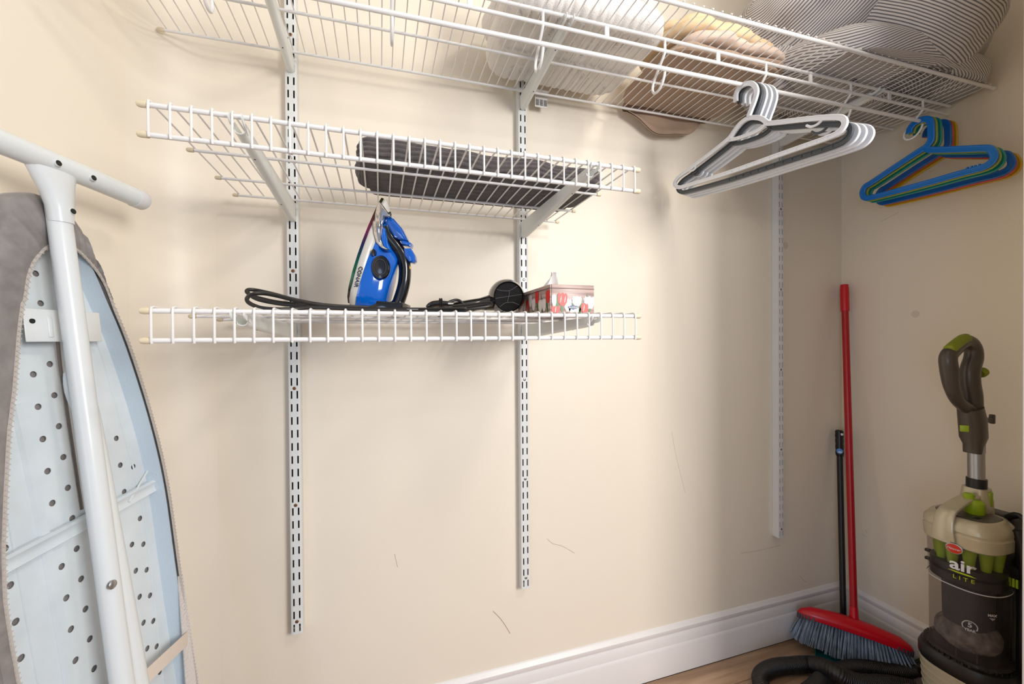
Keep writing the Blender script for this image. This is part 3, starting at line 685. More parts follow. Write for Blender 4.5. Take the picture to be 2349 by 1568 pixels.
# ------------------------------------------------------------------ steam iron
IY = -.235
ir = thing('steam_iron', (.215, IY, ZB+.0068), 'blue and white steam iron standing on its heel on the lowest wire shelf', 'iron')
IRM = Matrix.Translation((.200, IY, 0)) @ Matrix.Rotation(math.radians(-15), 4, 'Z') @ Matrix.Translation((-.205, -IY, 0))
zi = lambda L, s=5.6, ox=780, oy=440: [Vector((p.x, IY, p.z)) for p in [pY(ox+a/s, oy+b/s, IY) for a, b in L]]
HB = ZB+.0075
# sole plate and skirt: teardrop outlines stacked away from the sole, leaning back
tear = [(0, .030), (.012, .043), (.03, .050), (.06, .052), (.09, .049), (.12, .043), (.15, .034), (.18, .022), (.205, .010), (.218, .002)]
def tearing(d, k, v0, v1, top):
    o = []
    pr = [(v0+(v1-v0)*(a/.218), b*k) for a, b in tear]
    for v, h in pr+[(a, -b) for a, b in reversed(pr)]:
        base = Vector((.153+.055*((v)/.2)**1.0, IY, HB+.022+v)); nrm = Vector((.968, 0, -.25)); d_ = d
        o.append(IRM@(base+nrm*d_+Vector((0, h, 0))))
    return o
MB().loft([tearing(-.001, .94, .004, .214, 0), tearing(0, 1, 0, .218, 0), tearing(.004, 1, 0, .218, 0), tearing(.005, .97, .002, .216, 0)]).build('sole_plate', 'isole', ir, smooth=35)
MB().loft([tearing(.004, .95, -.004, .214, 0), tearing(.009, .985, -.010, .2170, 0), tearing(.015, .96, -.014, .211, 0), tearing(.0215, .90, -.0145, .202, 0), tearing(.028, .66, -.012, .186, 0), tearing(.036, .40, -.010, .165, 0)]).build('skirt', 'iwhite', ir, smooth=35)
MB().loft([tearing(.0185, .80, -.014, .186, 0), tearing(.0190, .95, -.015, .192, 0), tearing(.030, .94, -.0122, .187, 0), tearing(.040, .86, -.0095, .152, 0), tearing(.050, .80, -.0075, .132, 0), tearing(.060, .72, -.005, .122, 0), tearing(.0655, .60, -.003, .117, 0), tearing(.067, .4, .000, .110, 0)]).build('body', 'iblue', ir, smooth=38)
poly = zi([(566, 195), (592, 182), (640, 250), (730, 385), (650, 380), (622, 480), (612, 640), (636, 730), (715, 795), (690, 800), (600, 760), (540, 660), (512, 480), (528, 330), (548, 250)])
MB().pillow(poly, (0, 1, 0), .0285, .0035, IRM).build('chrome_nose', 'chrome', ir, smooth=50)
poly = zi([(520, 440), (615, 440), (608, 560), (616, 660), (648, 745), (716, 792), (690, 808), (620, 778), (560, 705), (522, 590)])
MB().pillow(poly, (0, 1, 0), .0365, .003, IRM).build('chrome_trim', 'chrome', ir, smooth=50)
hp = zi([(625, 480), (670, 600), (760, 720), (838, 840), (872, 1000), (862, 1180), (815, 1350), (760, 1460), (650, 1490), (520, 1430)])
MB().sweep([IRM@p for p in cat(hp, 5)], circ(.0125, 14, .0155), up=(0, 1, 0), scale=[1.25-.25*min(1, i/12) for i in range(46)]).build('handle', 'iblack', ir, smooth=80)
poly = zi([(255, 1430), (170, 1500), (150, 1560), (880, 1560), (900, 1450), (760, 1440), (600, 1420), (490, 1330), (470, 1440)])
poly = [Vector((p.x, p.y, max(p.z, HB))) for p in poly]
MB().pillow(poly, (0, 1, 0), .038, .003, IRM).build('heel_rest', 'iblack', ir, smooth=40)
poly = zi([(640, 375), (690, 365), (745, 385), (850, 510), (935, 680), (850, 665), (760, 630), (690, 520), (630, 430)])
MB().pillow(poly, (0, 1, 0), .018, .005, IRM).build('tank_lid', 'ilid', ir, smooth=50)
poly = zi([(835, 662), (905, 670), (968, 700), (955, 745), (905, 725), (850, 712)]); MB().pillow(poly, (0, 1, 0), .015, .003, IRM).build('steam_button', 'iblue', ir)
poly = zi([(870, 758), (960, 762), (1010, 850), (1020, 915), (985, 942), (935, 930), (880, 850)]); MB().pillow(poly, (0, 1, 0), .014, .004, IRM).build('spray_button', 'iblue', ir)
poly = zi([(655, 285), (690, 275), (697, 310), (680, 345)]); MB().pillow(poly, (0, 1, 0), .006, .002, IRM).build('spray_nozzle', 'iblack', ir)
dc = zi([(632, 1020)])[0]+Vector((0, -.039, 0)); mt = IRM @ Matrix.Translation(dc) @ Matrix.Rotation(PI/2, 4, 'X') @ Matrix.Diagonal((.92, 1.25, 1, 1))
dl = MB().lathe([(.0185, -.002), (.0190, .004), (.0175, .0085), (.0135, .0095), (.0125, .0078), (.0115, .0078), (.0108, .0098), (.003, .0105), (.0002, .0105)], mt, 28).build('temperature_dial', 'iblack', ir)
MB().lathe([(.0128, .0080), (.0128, .0092), (.0118, .0092), (.0118, .0080)], mt, 28, caps=False).build('dial_ring', 'rim', dl)
c = zi([(545, 838)])[0]+Vector((0, -.040, 0)); MB().lathe([(.0055, -.002), (.0055, .005), (.0004, .0062)], IRM @ Matrix.Translation(c) @ Matrix.Rotation(PI/2, 4, 'X') @ Matrix.Diagonal((.8, 1.25, 1, 1)), 16).build('steam_knob', 'iblack', ir)
c = zi([(950, 1000)])[0]; MB().rbox(IRM@(c+Vector((-.0012, -.006, 0))), (.003, .006, .006), .001).build('pilot_lamp', 'amber', ir)
def skirtpt(v, d, z):
    h = tear[0][1]
    for (a, b), (c, e_) in zip(tear, tear[1:]):
        if a <= v <= c: h = b+(e_-b)*(v-a)/(c-a)
    return IRM@(Vector((.153+.055*v/.2, IY, HB+.022+v))+Vector((.968, 0, -.25))*d+Vector((0, -h*.985-.0006-z, 0)))
put_text('lettering', 'CONAIR', .0105, lambda x, y, z: skirtpt(.052-x, .0135+y, z), 'iblack', ir, ext=.0004, bold=.0002)
c1 = zi([(435, 1410)])[0]; MB().rbox(IRM@(c1+Vector((0, -.0404, 0))), (.0032, .0006, .016), .0002).build('rating_label', 'tagw', ir)
q = MB()
for a, b in ((412, 790), (382, 935), (352, 1095), (370, 1180)):
    c = zi([(a, b)])[0]+Vector((0, -.0401, 0)); q.sweep([IRM@(c+Vector((.0042*math.cos(t*2*PI/14), 0, .0062*math.sin(t*2*PI/14)))) for t in range(14)], circ(.0003, 4), closed=True)
q.build('settings_print', 'hteal', ir)
# its cord: flat loops hanging over the front rail side, then running right along the shelf
def cordpts(L, sc, ox, oy): return [pY(ox+a/sc, oy+b/sc, y) for a, b, y in L]
cz = ZB+.0105
c1 = cordpts([(2300, 505, -.31), (1900, 490, -.325), (1400, 470, -.335), (1100, 410, -.33), (800, 330, -.32), (500, 265, -.32), (300, 258, -.325), (180, 290, -.335), (130, 350, -.345), (150, 410, -.35), (250, 470, -.355), (420, 520, -.36), (700, 540, -.36), (1000, 530, -.35), (1300, 505, -.345), (1700, 520, -.34), (2300, 545, -.335), (3000, 560, -.33)], 7.83, 550, 640)
MB().tube(cat(c1, 5), .0034, 8).build('cord', 'blackr', ir)
c2 = cordpts([(2300, 520, -.30), (1500, 460, -.31), (1000, 370, -.30), (600, 265, -.29), (300, 200, -.285), (160, 190, -.29), (125, 225, -.295), (180, 275, -.30), (260, 335, -.305), (400, 385, -.31), (700, 440, -.315), (1000, 470, -.32), (1500, 500, -.33), (2000, 530, -.335), (2600, 540, -.33), (3200, 545, -.32)], 7.83, 550, 640)
MB().tube(cat(c2, 5), .0034, 8).build('cord', 'blackr', ir)
c3 = cordpts([(260, 320, -.300), (330, 335, -.30), (600, 400, -.305), (900, 440, -.31), (1200, 450, -.315), (1700, 490, -.32), (2200, 530, -.32)], 7.83, 550, 640)
MB().tube(cat(c3, 5), .0034, 8).build('cord', 'blackr', ir)

# ------------------------------------------------------------------ hair dryer
DY = -.27; dc = pY(1167, 680, DY)
hd = thing('hair_dryer', (dc.x, DY+.05, ZB+.0068), 'glossy black hair dryer lying on the lowest wire shelf beside the tissue box', 'hair dryer')
ax = Vector((.16, .97, .06)).normalized(); rot = (-ax).to_track_quat('Z', 'Y').to_matrix().to_4x4(); rot.translation = dc
MB().lathe([(.0296, -.004), (.0318, -.001), (.0330, .0005), (.0345, -.004), (.0385, -.016), (.041, -.034), (.0405, -.060), (.036, -.085), (.030, -.105), (.0285, -.125), (.0265, -.126)], rot, 40).build('barrel', 'gloss', hd)
MB().lathe([(.030, -.006), (.0301, -.0036), (.015, -.0026), (.0002, -.0024)], rot, 36).build('grille', 'mesh', hd)
P2 = lambda x, y, z=0: rot@Vector((x, y, z))
q = MB(); rr_ = circ(.0006, 5)
q.sweep([P2(-.029, -.004, .0002), P2(.0, .0005, .0008), P2(.029, .005, .0002)], rr_); q.sweep([P2(.0015, .013, .0004), P2(.0, .0005, .0009), P2(-.0035, -.0135, .0004)], rr_)
q.sweep(cat([P2(-.026, .015, 0), P2(-.013, .0125, .0006), P2(.003, .0135, .0006), (P2(.019, .0235, 0))], 5), rr_); q.sweep(cat([P2(-.020, -.0225, 0), P2(-.008, -.014, .0006), P2(.008, -.0125, .0006), P2(.024, -.018, 0)], 5), rr_)
q.build('grille_bars', 'rim', hd)
hl = [pY(a, b, y) for a, b, y in ((1150, 688, -.225), (1125, 694, -.23), (1095, 698, -.235), (1060, 704, -.24), (1025, 710, -.245), (1005, 713, -.25))]
MB().tube(cat(hl, 5), .0135, 16, scale=[1.75-.75*min(1, i/9) for i in range(26)]).build('handle', 'gloss', hd)
dcord = cordpts([(1000, 860, -.25), (950, 740, -.25), (870, 640, -.25), (770, 612, -.255), (640, 650, -.26), (520, 700, -.265), (330, 760, -.27), (150, 800, -.28), (-100, 800, -.29), (-400, 790, -.3)], 9.035, 960, 620)
MB().tube(cat(dcord, 5), .0030, 8).build('cord', 'blackr', hd)
dcord = cordpts([(-300, 800, -.31), (200, 800, -.315), (600, 790, -.32), (900, 790, -.325), (985, 800, -.325), (960, 845, -.325), (700, 850, -.32), (300, 845, -.315), (-300, 830, -.31)], 9.035, 960, 620)
MB().tube(cat(dcord, 5), .0030, 8).build('cord', 'blackr', hd)
dcord = cordpts([(700, 740, -.30), (1000, 720, -.305), (1300, 675, -.31), (1480, 668, -.315), (1520, 700, -.32), (1420, 745, -.325), (1100, 790, -.325), (800, 850, -.32), (500, 855, -.315)], 9.035, 960, 620)
MB().tube(cat(dcord, 5), .0030, 8).build('cord', 'blackr', hd)
pl = [pY(960+a/9.035, 620+b/9.035, -.285) for a, b in ((170, 770), (260, 715), (380, 690), (520, 690), (640, 700), (740, 690))]
MB().tube(cat(pl, 3), .0065, 10, scale=[.5, .7, .9, 1, 1.1, 1.1, 1.1, 1.1, 1.05, 1, 1, 1, .9, .8, .7, .6]).build('plug', 'gloss', hd)
q = MB()
for dx in (0, .0035): q.sweep([pl[2]+Vector((.006+dx, .0085*math.cos(t*PI/6), .0015+.0095*math.sin(t*PI/6))) for t in range(12)], circ(.0012, 5), closed=True)
q.build('cord_tie', 'blackr', hd)

# ------------------------------------------------------------------ tissue box
tx0, tx1, ty0, ty1, tz0, tz1 = .5215, .6185, -.378, -.165, ZB+.0066, 1.1965
tb = thing('tissue_box', ((tx0+tx1)/2, (ty0+ty1)/2, tz0), 'tissue box printed with red and white tulips on the lowest wire shelf', 'tissue box')
MB().rbox(((tx0+tx1)/2, (ty0+ty1)/2, (tz0+tz1)/2), (tx1-tx0, ty1-ty0, tz1-tz0), .001).build('carton', 'card', tb)
q = MB(); q.box(((tx0+tx1)/2, ty0-.0004, tz1-.0075), (tx1-tx0, .0006, .0011)); q.box((tx0-.0004, (ty0+ty1)/2, tz1-.0075), (.0006, ty1-ty0, .0011)); q.box((tx0+.0035, ty0-.0004, (tz0+tz1)/2), (.0007, .0006, tz1-tz0)); q.build('flap_seams', 'cardd', tb)
def tulip(cx, cz, w, h):
    return [(cx-.5*w, cz+.25*h), (cx-.46*w, cz-.2*h), (cx-.22*w, cz-.5*h), (cx+.22*w, cz-.5*h), (cx+.46*w, cz-.2*h), (cx+.5*w, cz+.25*h), (cx+.38*w, cz+.46*h), (cx+.2*w, cz+.36*h), (cx+.03*w, cz+.5*h), (cx-.18*w, cz+.38*h), (cx-.36*w, cz+.48*h)]
def leaf(x0, z0, x1, z1, w): 
    a, b = Vector((x0, z0)), Vector((x1, z1)); n = (b-a).orthogonal().normalized()*w
    return [(a-n*.5)[:], (a.lerp(b, .5)-n)[:], b[:], (a.lerp(b, .5)+n)[:], (a+n*.5)[:]]
pr = MB(); MT = ['tulr', 'tulw', 'tulg', 'limep']
def stick(poly, mi, front, lift):
    pr.m = mi
    if front: P = [(min(max(x, tx0+.0003), tx1-.0003), ty0-lift, max(z, tz0+.0004)) for x, z in poly]
    else: P = [(tx0-lift, min(max(x, ty0+.0003), ty1-.0003), max(z, tz0+.0004)) for x, z in poly]
    pr.face(pr.ring(P))
fx = lambda a: tx0+(a-835)/(1910-835)*(tx1-tx0); fz = lambda b: tz1-(b-600)/(1345-600)*(tz1-tz0)
for L in ((1000, 1330, 1010, 830, 40), (1120, 1345, 1110, 1080, 30), (1540, 1345, 1620, 900, 24), (1690, 1100, 1740, 810, 26), (1770, 1330, 1860, 1020, 34), (1380, 1150, 1340, 1050, 18), (1560, 1345, 1550, 1150, 24)):
    stick(leaf(fx(L[0]), fz(L[1]), fx(L[2]), fz(L[3]), L[4]*9e-5), 2, True, .0005)
for cx, cz_, w, h, mi in ((930, 1010, 110, 290, 1), (1260, 1130, 180, 310, 1), (1480, 1020, 240, 240, 1), (1400, 1270, 240, 180, 1), (1790, 1050, 280, 300, 1), (1130, 980, 235, 310, 0), (960, 1270, 200, 200, 0), (1670, 1215, 180, 260, 0)):
    stick(tulip(fx(cx), fz(cz_), w*9.0e-5, h*8.6e-5), mi, True, .0007 if mi else .0009)
for cx, cz_ in ((1080, 980), (1180, 980), (950, 1260), (1640, 1200)): stick(leaf(fx(cx), fz(cz_+90), fx(cx+20), fz(cz_-100), .0008), 1, True, .0011)
random.seed(3)
for i in range(7): stick(leaf(ty0+.012+.027*i, tz0, ty0+.02+.027*i, tz0+.036+.012*random.random(), .004), 2, False, .0005)
for i in range(10):
    y = ty0+.01+.02*i; r_ = i % 3 == 0
    stick(tulip(y, tz0+.012+.026*random.random(), .021, .027), 0 if r_ else 1, False, .0007+.0001*(i % 3))
pr.build('tulip_print', MT, tb, smooth=0)
q = MB(); q.prism([Vector((fx(1385), ty0-.0012, fz(1190)))+Vector((.0118*math.cos(t*PI/12)*(1 if abs(math.sin(t*PI/12)) < .9 else .95), 0, .0036*math.sin(t*PI/12)-(.0014 if t == 18 else 0))) for t in range(24)], (0, -1, 0), 0, .0003); q.build('logo', 'navy', tb)
put_text('logo_lettering', 'Scotties', .0066, lambda x, y, z: Vector((fx(1385)+x, ty0-.0018-z, fz(1190)+y)), 'tagw', tb, ext=.0002, bold=.00008, shear=.1)
def fn(u, v):
    w = .018*(1-v*.62); a = (u-.5)*2
    return Vector((fx(1010)+.008+a*w+.008*v, ty0+.06+.010*math.sin(a*4+v)*(1-.4*v), tz1-.004+.040*v-.012*v*max(0, -a)**1.2-.004*abs(a)*v))
q = MB().grid(fn, 16, 10); g = MB().grid(lambda u, v: fn(u, v)+Vector((0, .0015, 0)), 16, 10); o_ = len(q.v); q.v += g.v; q.f += [tuple(i+o_ for i in f) for f in g.f]; q.mi += g.mi
q.build('tissue', 'tissue', tb, smooth=180)

# ------------------------------------------------------------------ broom
bp0, bp1 = Vector((1.768, -.118, .105)), Vector((1.8855, -.008, 1.285))
br = thing('broom', (1.768, -.13, FZ), 'red broom with grey blue bristles leaning in the corner', 'broom')
d = (bp1-bp0); MB().tube([bp0-d*.01, bp0+d*.5, bp0+d*.93], .0112, 16).build('pole', 'redp', br)
MB().tube([bp0+d*.915, bp0+d*.92, bp0+d*.985, bp0+d], .0140, 16, scale=[.95, 1, 1.02, .9]).build('grip', 'red', br)
MB().tube([bp0-d*.012, bp0+d*.012, bp0+d*.035], .0125, 16, scale=[1.35, 1.05, .95]).build('socket', 'red', br)
hA, hB = Vector((1.640, -.016, .116)), Vector((1.866, -.236, .076)); hx = (hB-hA).normalized(); hz = (d.normalized()-hx*d.normalized().dot(hx)).normalized(); hy = hz.cross(hx); HL = (hB-hA).length
hc = (hA+hB)/2
def boat(k, up, w, squash=1):
    o = []
    for i in range(36):
        t = 2*PI*i/36; c_, s_ = math.cos(t), math.sin(t)
        o.append(hc+hx*(HL/2*k*math.copysign(abs(c_)**.75, c_))+hy*(w*math.copysign(abs(s_)**.9, s_))+hz*(up-.010*(c_*c_)*k*squash))
    return o
MB().loft([boat(1, -.022, .026), boat(1.01, -.010, .027), boat(.985, -.002, .026), boat(.95, .003, .022), boat(.8, .012, .014, .6), boat(.4, .018, .008, .3)]).build('head', 'red', br, smooth=50)
k = 44
for sd_ in (-1, 1):
    q = MB()
    for i in range(k):
        t = 2*PI*i/k; c_, s_ = math.cos(t), math.sin(t)
        if c_*sd_ < .55: continue
        p = hc+hx*(HL/2*1.0*math.copysign(abs(c_)**.75, c_))+hy*(.0265*math.copysign(abs(s_)**.9, s_))+hz*(-.020-.010*c_*c_)
        n = (hx*c_*.35+hy*s_).normalized() if abs(c_) < .97 else hx*math.copysign(1, c_)
        m3 = Matrix((n.cross(hz).normalized(), n, hz)).transposed(); q.box(p, (.0058, .004, .017), m3)
    q.build('bumper', 'rim', br)
q = MB(); random.seed(11); nx, ny = 34, 5
for i in range(nx):
    for j in range(ny):
        a = (i+.5)/nx*2-1; b = (j+.5)/ny*2-1
        if abs(a) > .9 and abs(b) > .6: continue
        root = hc+hx*(HL/2*.95*a)+hy*(.021*b)+hz*(-.020-.010*a*a)
        L = .098+.006*random.random()+.022*max(0, a)-.018*max(0, -a); dr = (-hz+hx*(.26*a+.28*max(0, a-.3)+.03*random.uniform(-1, 1))+hy*(.32*b+.05*random.uniform(-1, 1))).normalized()
        for s_ in range(6):
            e_ = dr+Vector((random.uniform(-1, 1), random.uniform(-1, 1), random.uniform(-1, 1)))*.055
            tip = root+e_.normalized()*L
            tip.z = max(tip.z, FZ+.002); tip.y = min(tip.y, .008); tip.x = min(tip.x, XR-.018)
            q.sweep([root+e_*.001, root.lerp(tip, .5)+hx*.001*a, tip], circ(.0013, 3), scale=[.7, 1.25, .8], caps=False)
q.build('bristles', 'bris', br, kind='stuff')

# long handled dustpan behind the broom
dp = thing('dustpan', (1.76, -.10, FZ), 'black handled dustpan with teal pan standing in the corner behind the broom', 'dustpan')
t0, t1 = Vector((1.797, -.064, .045)), Vector((1.868, -.003, .640)); d = t1-t0
MB().tube([t0, t0+d], .0098, 12).build('pole', 'blackr', dp)
g0 = t0+d*.99; dd = d.normalized()
q = MB(); q.tube(cat([g0, g0+dd*.03, g0+dd*.06, g0+dd*.085, g0+dd*.098], 4), .0128, 14, scale=[.85]+[1+.06*math.sin(i*2.2) for i in range(14)]+[.9, .6]); q.build('grip', 'black', dp)
sd = Vector((.55, -.75, 0)).normalized()
c = g0+dd*.084-Vector((.30, .80, 0)).normalized()*.0132; rot = (CAM-c).normalized().to_track_quat('Z', 'Y').to_matrix().to_4x4(); rot.translation = c
MB().lathe([(.0045, -.001), (.0045, .0008)], rot, 12).build('hang_hole', 'trim', dp)
c = g0+dd*.018+(CAM-g0).normalized()*.0132; rot.translation = c
st = MB().lathe([(.0100, -.001), (.0100, .0006), (.0002, .0008)], rot, 18).build('sticker', 'hblue', dp)
q = MB(); q.lathe([(.0060, .0008), (.0060, .0011), (.0002, .0012)], rot @ Matrix.Translation((.001, -.003, 0)) @ Matrix.Diagonal((1, .45, 1, 1)), 14); q.build('sticker_band', 'tagw', st)
px = Vector((.70, -.714, 0)); py = Vector((-.714, -.70, 0)); pc = Vector((1.770, -.138, FZ))
W3 = lambda a, b, z: pc+px*a+py*b+Vector((0, 0, z))
q = MB(); th = .0025
fp = [(-.135, .06), (.135, .06), (.12, -.055), (-.12, -.055)]
q.loft([[W3(a, b, .001) for a, b in fp], [W3(a, b, .004) for a, b in fp]])
for (a0, b0, h0), (a1, b1, h1) in ((( -.135, .06, .010), (-.12, -.055, .060)), ((-.12, -.055, .060), (.12, -.055, .060)), ((.12, -.055, .060), (.135, .06, .010))):
    nn = Vector((b1-b0, a0-a1)).normalized()*th
    q.loft([[W3(a0, b0, .001), W3(a1, b1, .001), W3(a1+nn.x, b1+nn.y, .001), W3(a0+nn.x, b0+nn.y, .001)], [W3(a0, b0, h0), W3(a1, b1, h1), W3(a1+nn.x, b1+nn.y, h1), W3(a0+nn.x, b0+nn.y, h0)]])
q.build('pan', 'teal', dp, smooth=0)
MB().rbox(W3(0, -.05, .045), (.05, .03, .03), .006).build('hinge', 'black', dp)

# ------------------------------------------------------------------ upright vacuum cleaner
vx, vy = 1.700, -.444
vc = thing('vacuum_cleaner', (vx, vy, FZ), 'upright vacuum cleaner with champagne body and clear dust cup by the right wall', 'vacuum cleaner')
def vring(hx_, hy_, z, e=2.6, dx=0, dy=0, n=48): return [(vx+dx+a, vy+dy+b, z) for a, b in sup(hx_, hy_, e, n)]
vl = lambda name, m, L, e=2.6, sm=35: MB().loft([vring(a, b, z, e, *(r or [0])) for a, b, z, *r in L]).build(name, m, vc, smooth=sm)
MB().rbox((1.645, vy, .02), (.27, .285, .075), .022).build('floor_head', 'vgrey', vc)
for sy in (-1, 1): MB().lathe([(.028, -.012), (.03, -.009), (.03, .009), (.028, .012)], Matrix.Translation((1.80, vy+sy*.13, FZ+.031)) @ Matrix.Rotation(PI/2, 4, 'X'), 20).build('wheel', 'black', vc)
vl('lower_body', 'vgold', [(.058, .078, .045), (.066, .082, .07), (.070, .084, .095), (.075, .087, .15), (.079, .089, .200)])
for i in range(7):
    z = .078+.019*i; k = .066+.0022*i
    MB().loft([vring(.0665+.0018*i+dk, .0822+.001*i+dk, z+dz) for dk, dz in ((0, -.0015), (.0025, 0), (0, .0015))], caps=False).build('body_ridge', 'vgold', vc)
vl('band', 'black', [(.0805, .0905, .200), (.083, .093, .207), (.0835, .093, .228), (.080, .088, .240), (.076, .082, .243)])
q = MB()
for i in range(44):
    t = 2*PI*i/44; q.box((vx+.0785*math.cos(t), vy+.085*math.sin(t), .243), (.004, .004, .010), Matrix.Rotation(t, 3, 'Z'))
q.build('band_ribs', 'black', vc)
vl('cup_base', 'clear', [(.076, .080, .244), (.078, .083, .249), (.076, .080, .256)])
cup = MB().loft([vring(a, b, z, 2.4) for a, b, z in ((.069, .071, .252), (.070, .072, .40), (.073, .076, .545))], caps=False).build('dust_cup', 'clear', vc)
MB().loft([vring(a, b, z, 2.4) for a, b, z in ((.0735, .0755, .4335), (.0745, .0765, .4350), (.0735, .0755, .4365))], caps=False).build('cup_seam', 'greyp', cup)
def dustfn(u, v):
    t = 2*PI*u; r = .062*math.sin(min(1, v*1.02)*PI*.5+.0)*(1 if v < .5 else 1); ph = PI*(v-.5)
    p = Vector((.060*math.cos(t)*math.cos(ph)**.5, .062*math.sin(t)*math.cos(ph)**.5, .036*math.sin(ph)))
    return Vector((vx, vy, .292))+p*(1+.10*N3(p, 40, 4))
MB().grid(dustfn, 40, 20, wrapu=True).build('collected_dust', 'dust', vc, smooth=180)
vl('filter_shroud', 'shroud', [(.040, .042, .31), (.044, .046, .33), (.046, .048, .44)])
vl('cyclone_collar', 'black', [(.062, .064, .436), (.066, .069, .440), (.067, .070, .462), (.060, .062, .465), (.060, .062, .470), (.066, .069, .473), (.066, .069, .486), (.040, .042, .488)])
for i in range(11):
    t = 2*PI*(i+.3)/11; c = Vector((vx+.053*math.cos(t), vy+.055*math.sin(t), 0))
    MB().lathe([(.0095, .487), (.0115, .505), (.0165, .545)], Matrix.Translation(c), 14).build('cyclone_cone', 'vlime', vc)
vl('lid', 'vgold', [(.070, .073, .538), (.074, .0775, .542), (.0765, .0800, .572), (.0745, .0785, .5745), (.0745, .0785, .579), (.0760, .0795, .5815), (.075, .078, .594), (.070, .073, .602), (.062, .065, .612), (.059, .062, .6135)], e=3.0)
vl('lid_window', 'vgrey', [(.055, .058, .6132), (.052, .054, .6155)], e=3.0)
hs = [(-.0800, .552), (-.0810, .566), (-.0805, .582), (-.076, .606), (-.064, .626), (-.03, .642), (.01, .654), (.05, .660)]
MB().sweep(cat([(vx+a, vy+.012-(a+.08)*.08, z) for a, z in hs], 4), [(-.020, -.004), (.020, -.004), (.019, .004), (-.019, .004)], up=(0, 1, 0)).build('carry_handle', 'vgold', vc, smooth=40) if False else None
q = MB(); rings = []
for p, w_ in zip(cat([(vx+a, vy+.012-(a+.08)*.08, z) for a, z in hs], 4), [.024-.008*min(1, i/22) for i in range(40)]):
    a_ = max(0, min(1, (p.z-.59)/.05)); n = Vector((-(1-a_), 0, .25+a_)).normalized()
    rings.append([p+Vector((0, w_*s1, 0))+n*.0042*s2 for s1, s2 in ((-1, -1), (1, -1), (1, .4), (.85, 1), (-.85, 1), (-1, .4))])
q.loft(rings).build('carry_handle', 'vgold', vc, smooth=40)
MB().lathe([(.017, .612), (.020, .618), (.019, .645), (.012, .652)], Matrix.Translation((vx+.012, vy-.008, 0)), 20).build('lid_core', 'vlime', vc)
MB().lathe([(.011, .652), (.0115, .664), (.009, .667), (.0003, .667)], Matrix.Translation((vx+.004, vy, 0)), 18).build('release_button', 'vlime', vc)
hx_ = 1.752; hyv = -.437
MB().loft([[(hx_+a, hyv+b, z) for a, b in sup(s1, s2, 4, 28)] for s1, s2, z in ((.030, .030, .600), (.028, .028, .640), (.024, .024, .676))]).build('neck', 'vgold', vc)
MB().rbox((hx_+.004, hyv-.024, .650), (.016, .010, .04), .003).build('side_latch', 'vlime', vc)
for dz in range(3): MB().rbox((vx-.032+.007*dz, vy-.030, .6158), (.003, .013, .0012), .0004, Matrix.Rotation(.5, 3, 'Z')).build('vent_slot', 'dark', vc)
top = Vector((hx_+.006, hyv+.004, .79))
MB().tube([(hx_, hyv, .674), (hx_+.0008, hyv, .70)], .0205, 20).build('tube_collar', 'black', vc)
MB().tube([(hx_, hyv, .69), top], .0170, 20).build('wand_tube', 'alu', vc)
# grip: straight body, then a loop
def vp(a, b): p = pY(2050+a/3.823, 740+b/3.823, -.430); return Vector((p.x, -.430, p.z))
gb = [vp(705, 1135), vp(704, 1060), vp(700, 1000), vp(690, 850), vp(672, 745)]
MB().sweep(gb, sup(.0200, .0200, 3, 24), scale=[.98, 1, 1.28, 1.3, 1.2], up=(0, 1, 0)).build('handle_body', 'vgrey', vc, smooth=50)
lo = [vp(670, 760), vp(570, 690), vp(510, 560), vp(488, 420), vp(478, 300), vp(530, 235), vp(610, 170), vp(665, 172), vp(698, 225), vp(700, 310), vp(672, 410), vp(672, 520), vp(695, 640), vp(705, 760)]
sc_ = [1.0, .95, 1.1, 1.25, 1.2, 1.1, 1.05, 1.1, 1.2, 1.3, 1.35, 1.35, 1.3, 1.2]
P_ = cat(lo, 5); S_ = [sc_[min(i//5, 12)]+(sc_[min(i//5+1, 13)]-sc_[min(i//5, 12)])*(i % 5)/5 for i in range(len(P_))]
MB().sweep(P_, circ(.0165, 16, .0150), up=(0, 1, 0), scale=S_).build('grip_loop', 'vgrey', vc, smooth=80)
gp = [vp(480, 272)+Vector((-.003, -.003, .009)), vp(523, 222)+Vector((-.002, -.003, .006)), vp(592, 163)+Vector((-.001, -.003, .004)), vp(632, 150)+Vector((0, -.003, .003))]
MB().sweep(cat(gp, 5), circ(.0145, 14, .0135), up=(0, 1, 0), scale=[.7]+[1]*13+[.8, .5]).build('grip_pad', 'vlime2', vc, smooth=80)
c = vp(622, 914); rot = (CAM-c).normalized().to_track_quat('Z', 'Y').to_matrix()
cb = c+Vector((-.0245, -.011, 0)); mt3 = Matrix.Rotation(math.radians(-55), 3, 'Z')
MB().rbox(cb, (.017, .004, .017), .0015, mt3).build('power_button', 'vlime', vc)
ch = vp(840, 850); MB().tube([ch+Vector((-.03, .002, 0)), ch+Vector((.004, .0, 0))], .0085, 4).build('cord_hook', 'vgrey', vc)
MB().rbox(ch+Vector((.008, -.002, .002)), (.010, .012, .026), .003).build('cord_hook_tip', 'vgrey', vc)
cc = vp(745, 420); MB().lathe([(.010, 0), (.013, .004), (.013, .016), (.004, .018)], Matrix.Translation(cc+Vector((-.004, -.004, -.008))) @ Matrix.Rotation(PI/2.6, 4, 'Y'), 18).build('hose_collar', 'vlime2', vc)
for z in (.455, .478): MB().rbox((vx-.01, vy+.080, z), (.012, .012, .008), .002).build('side_clip', 'black', vc)
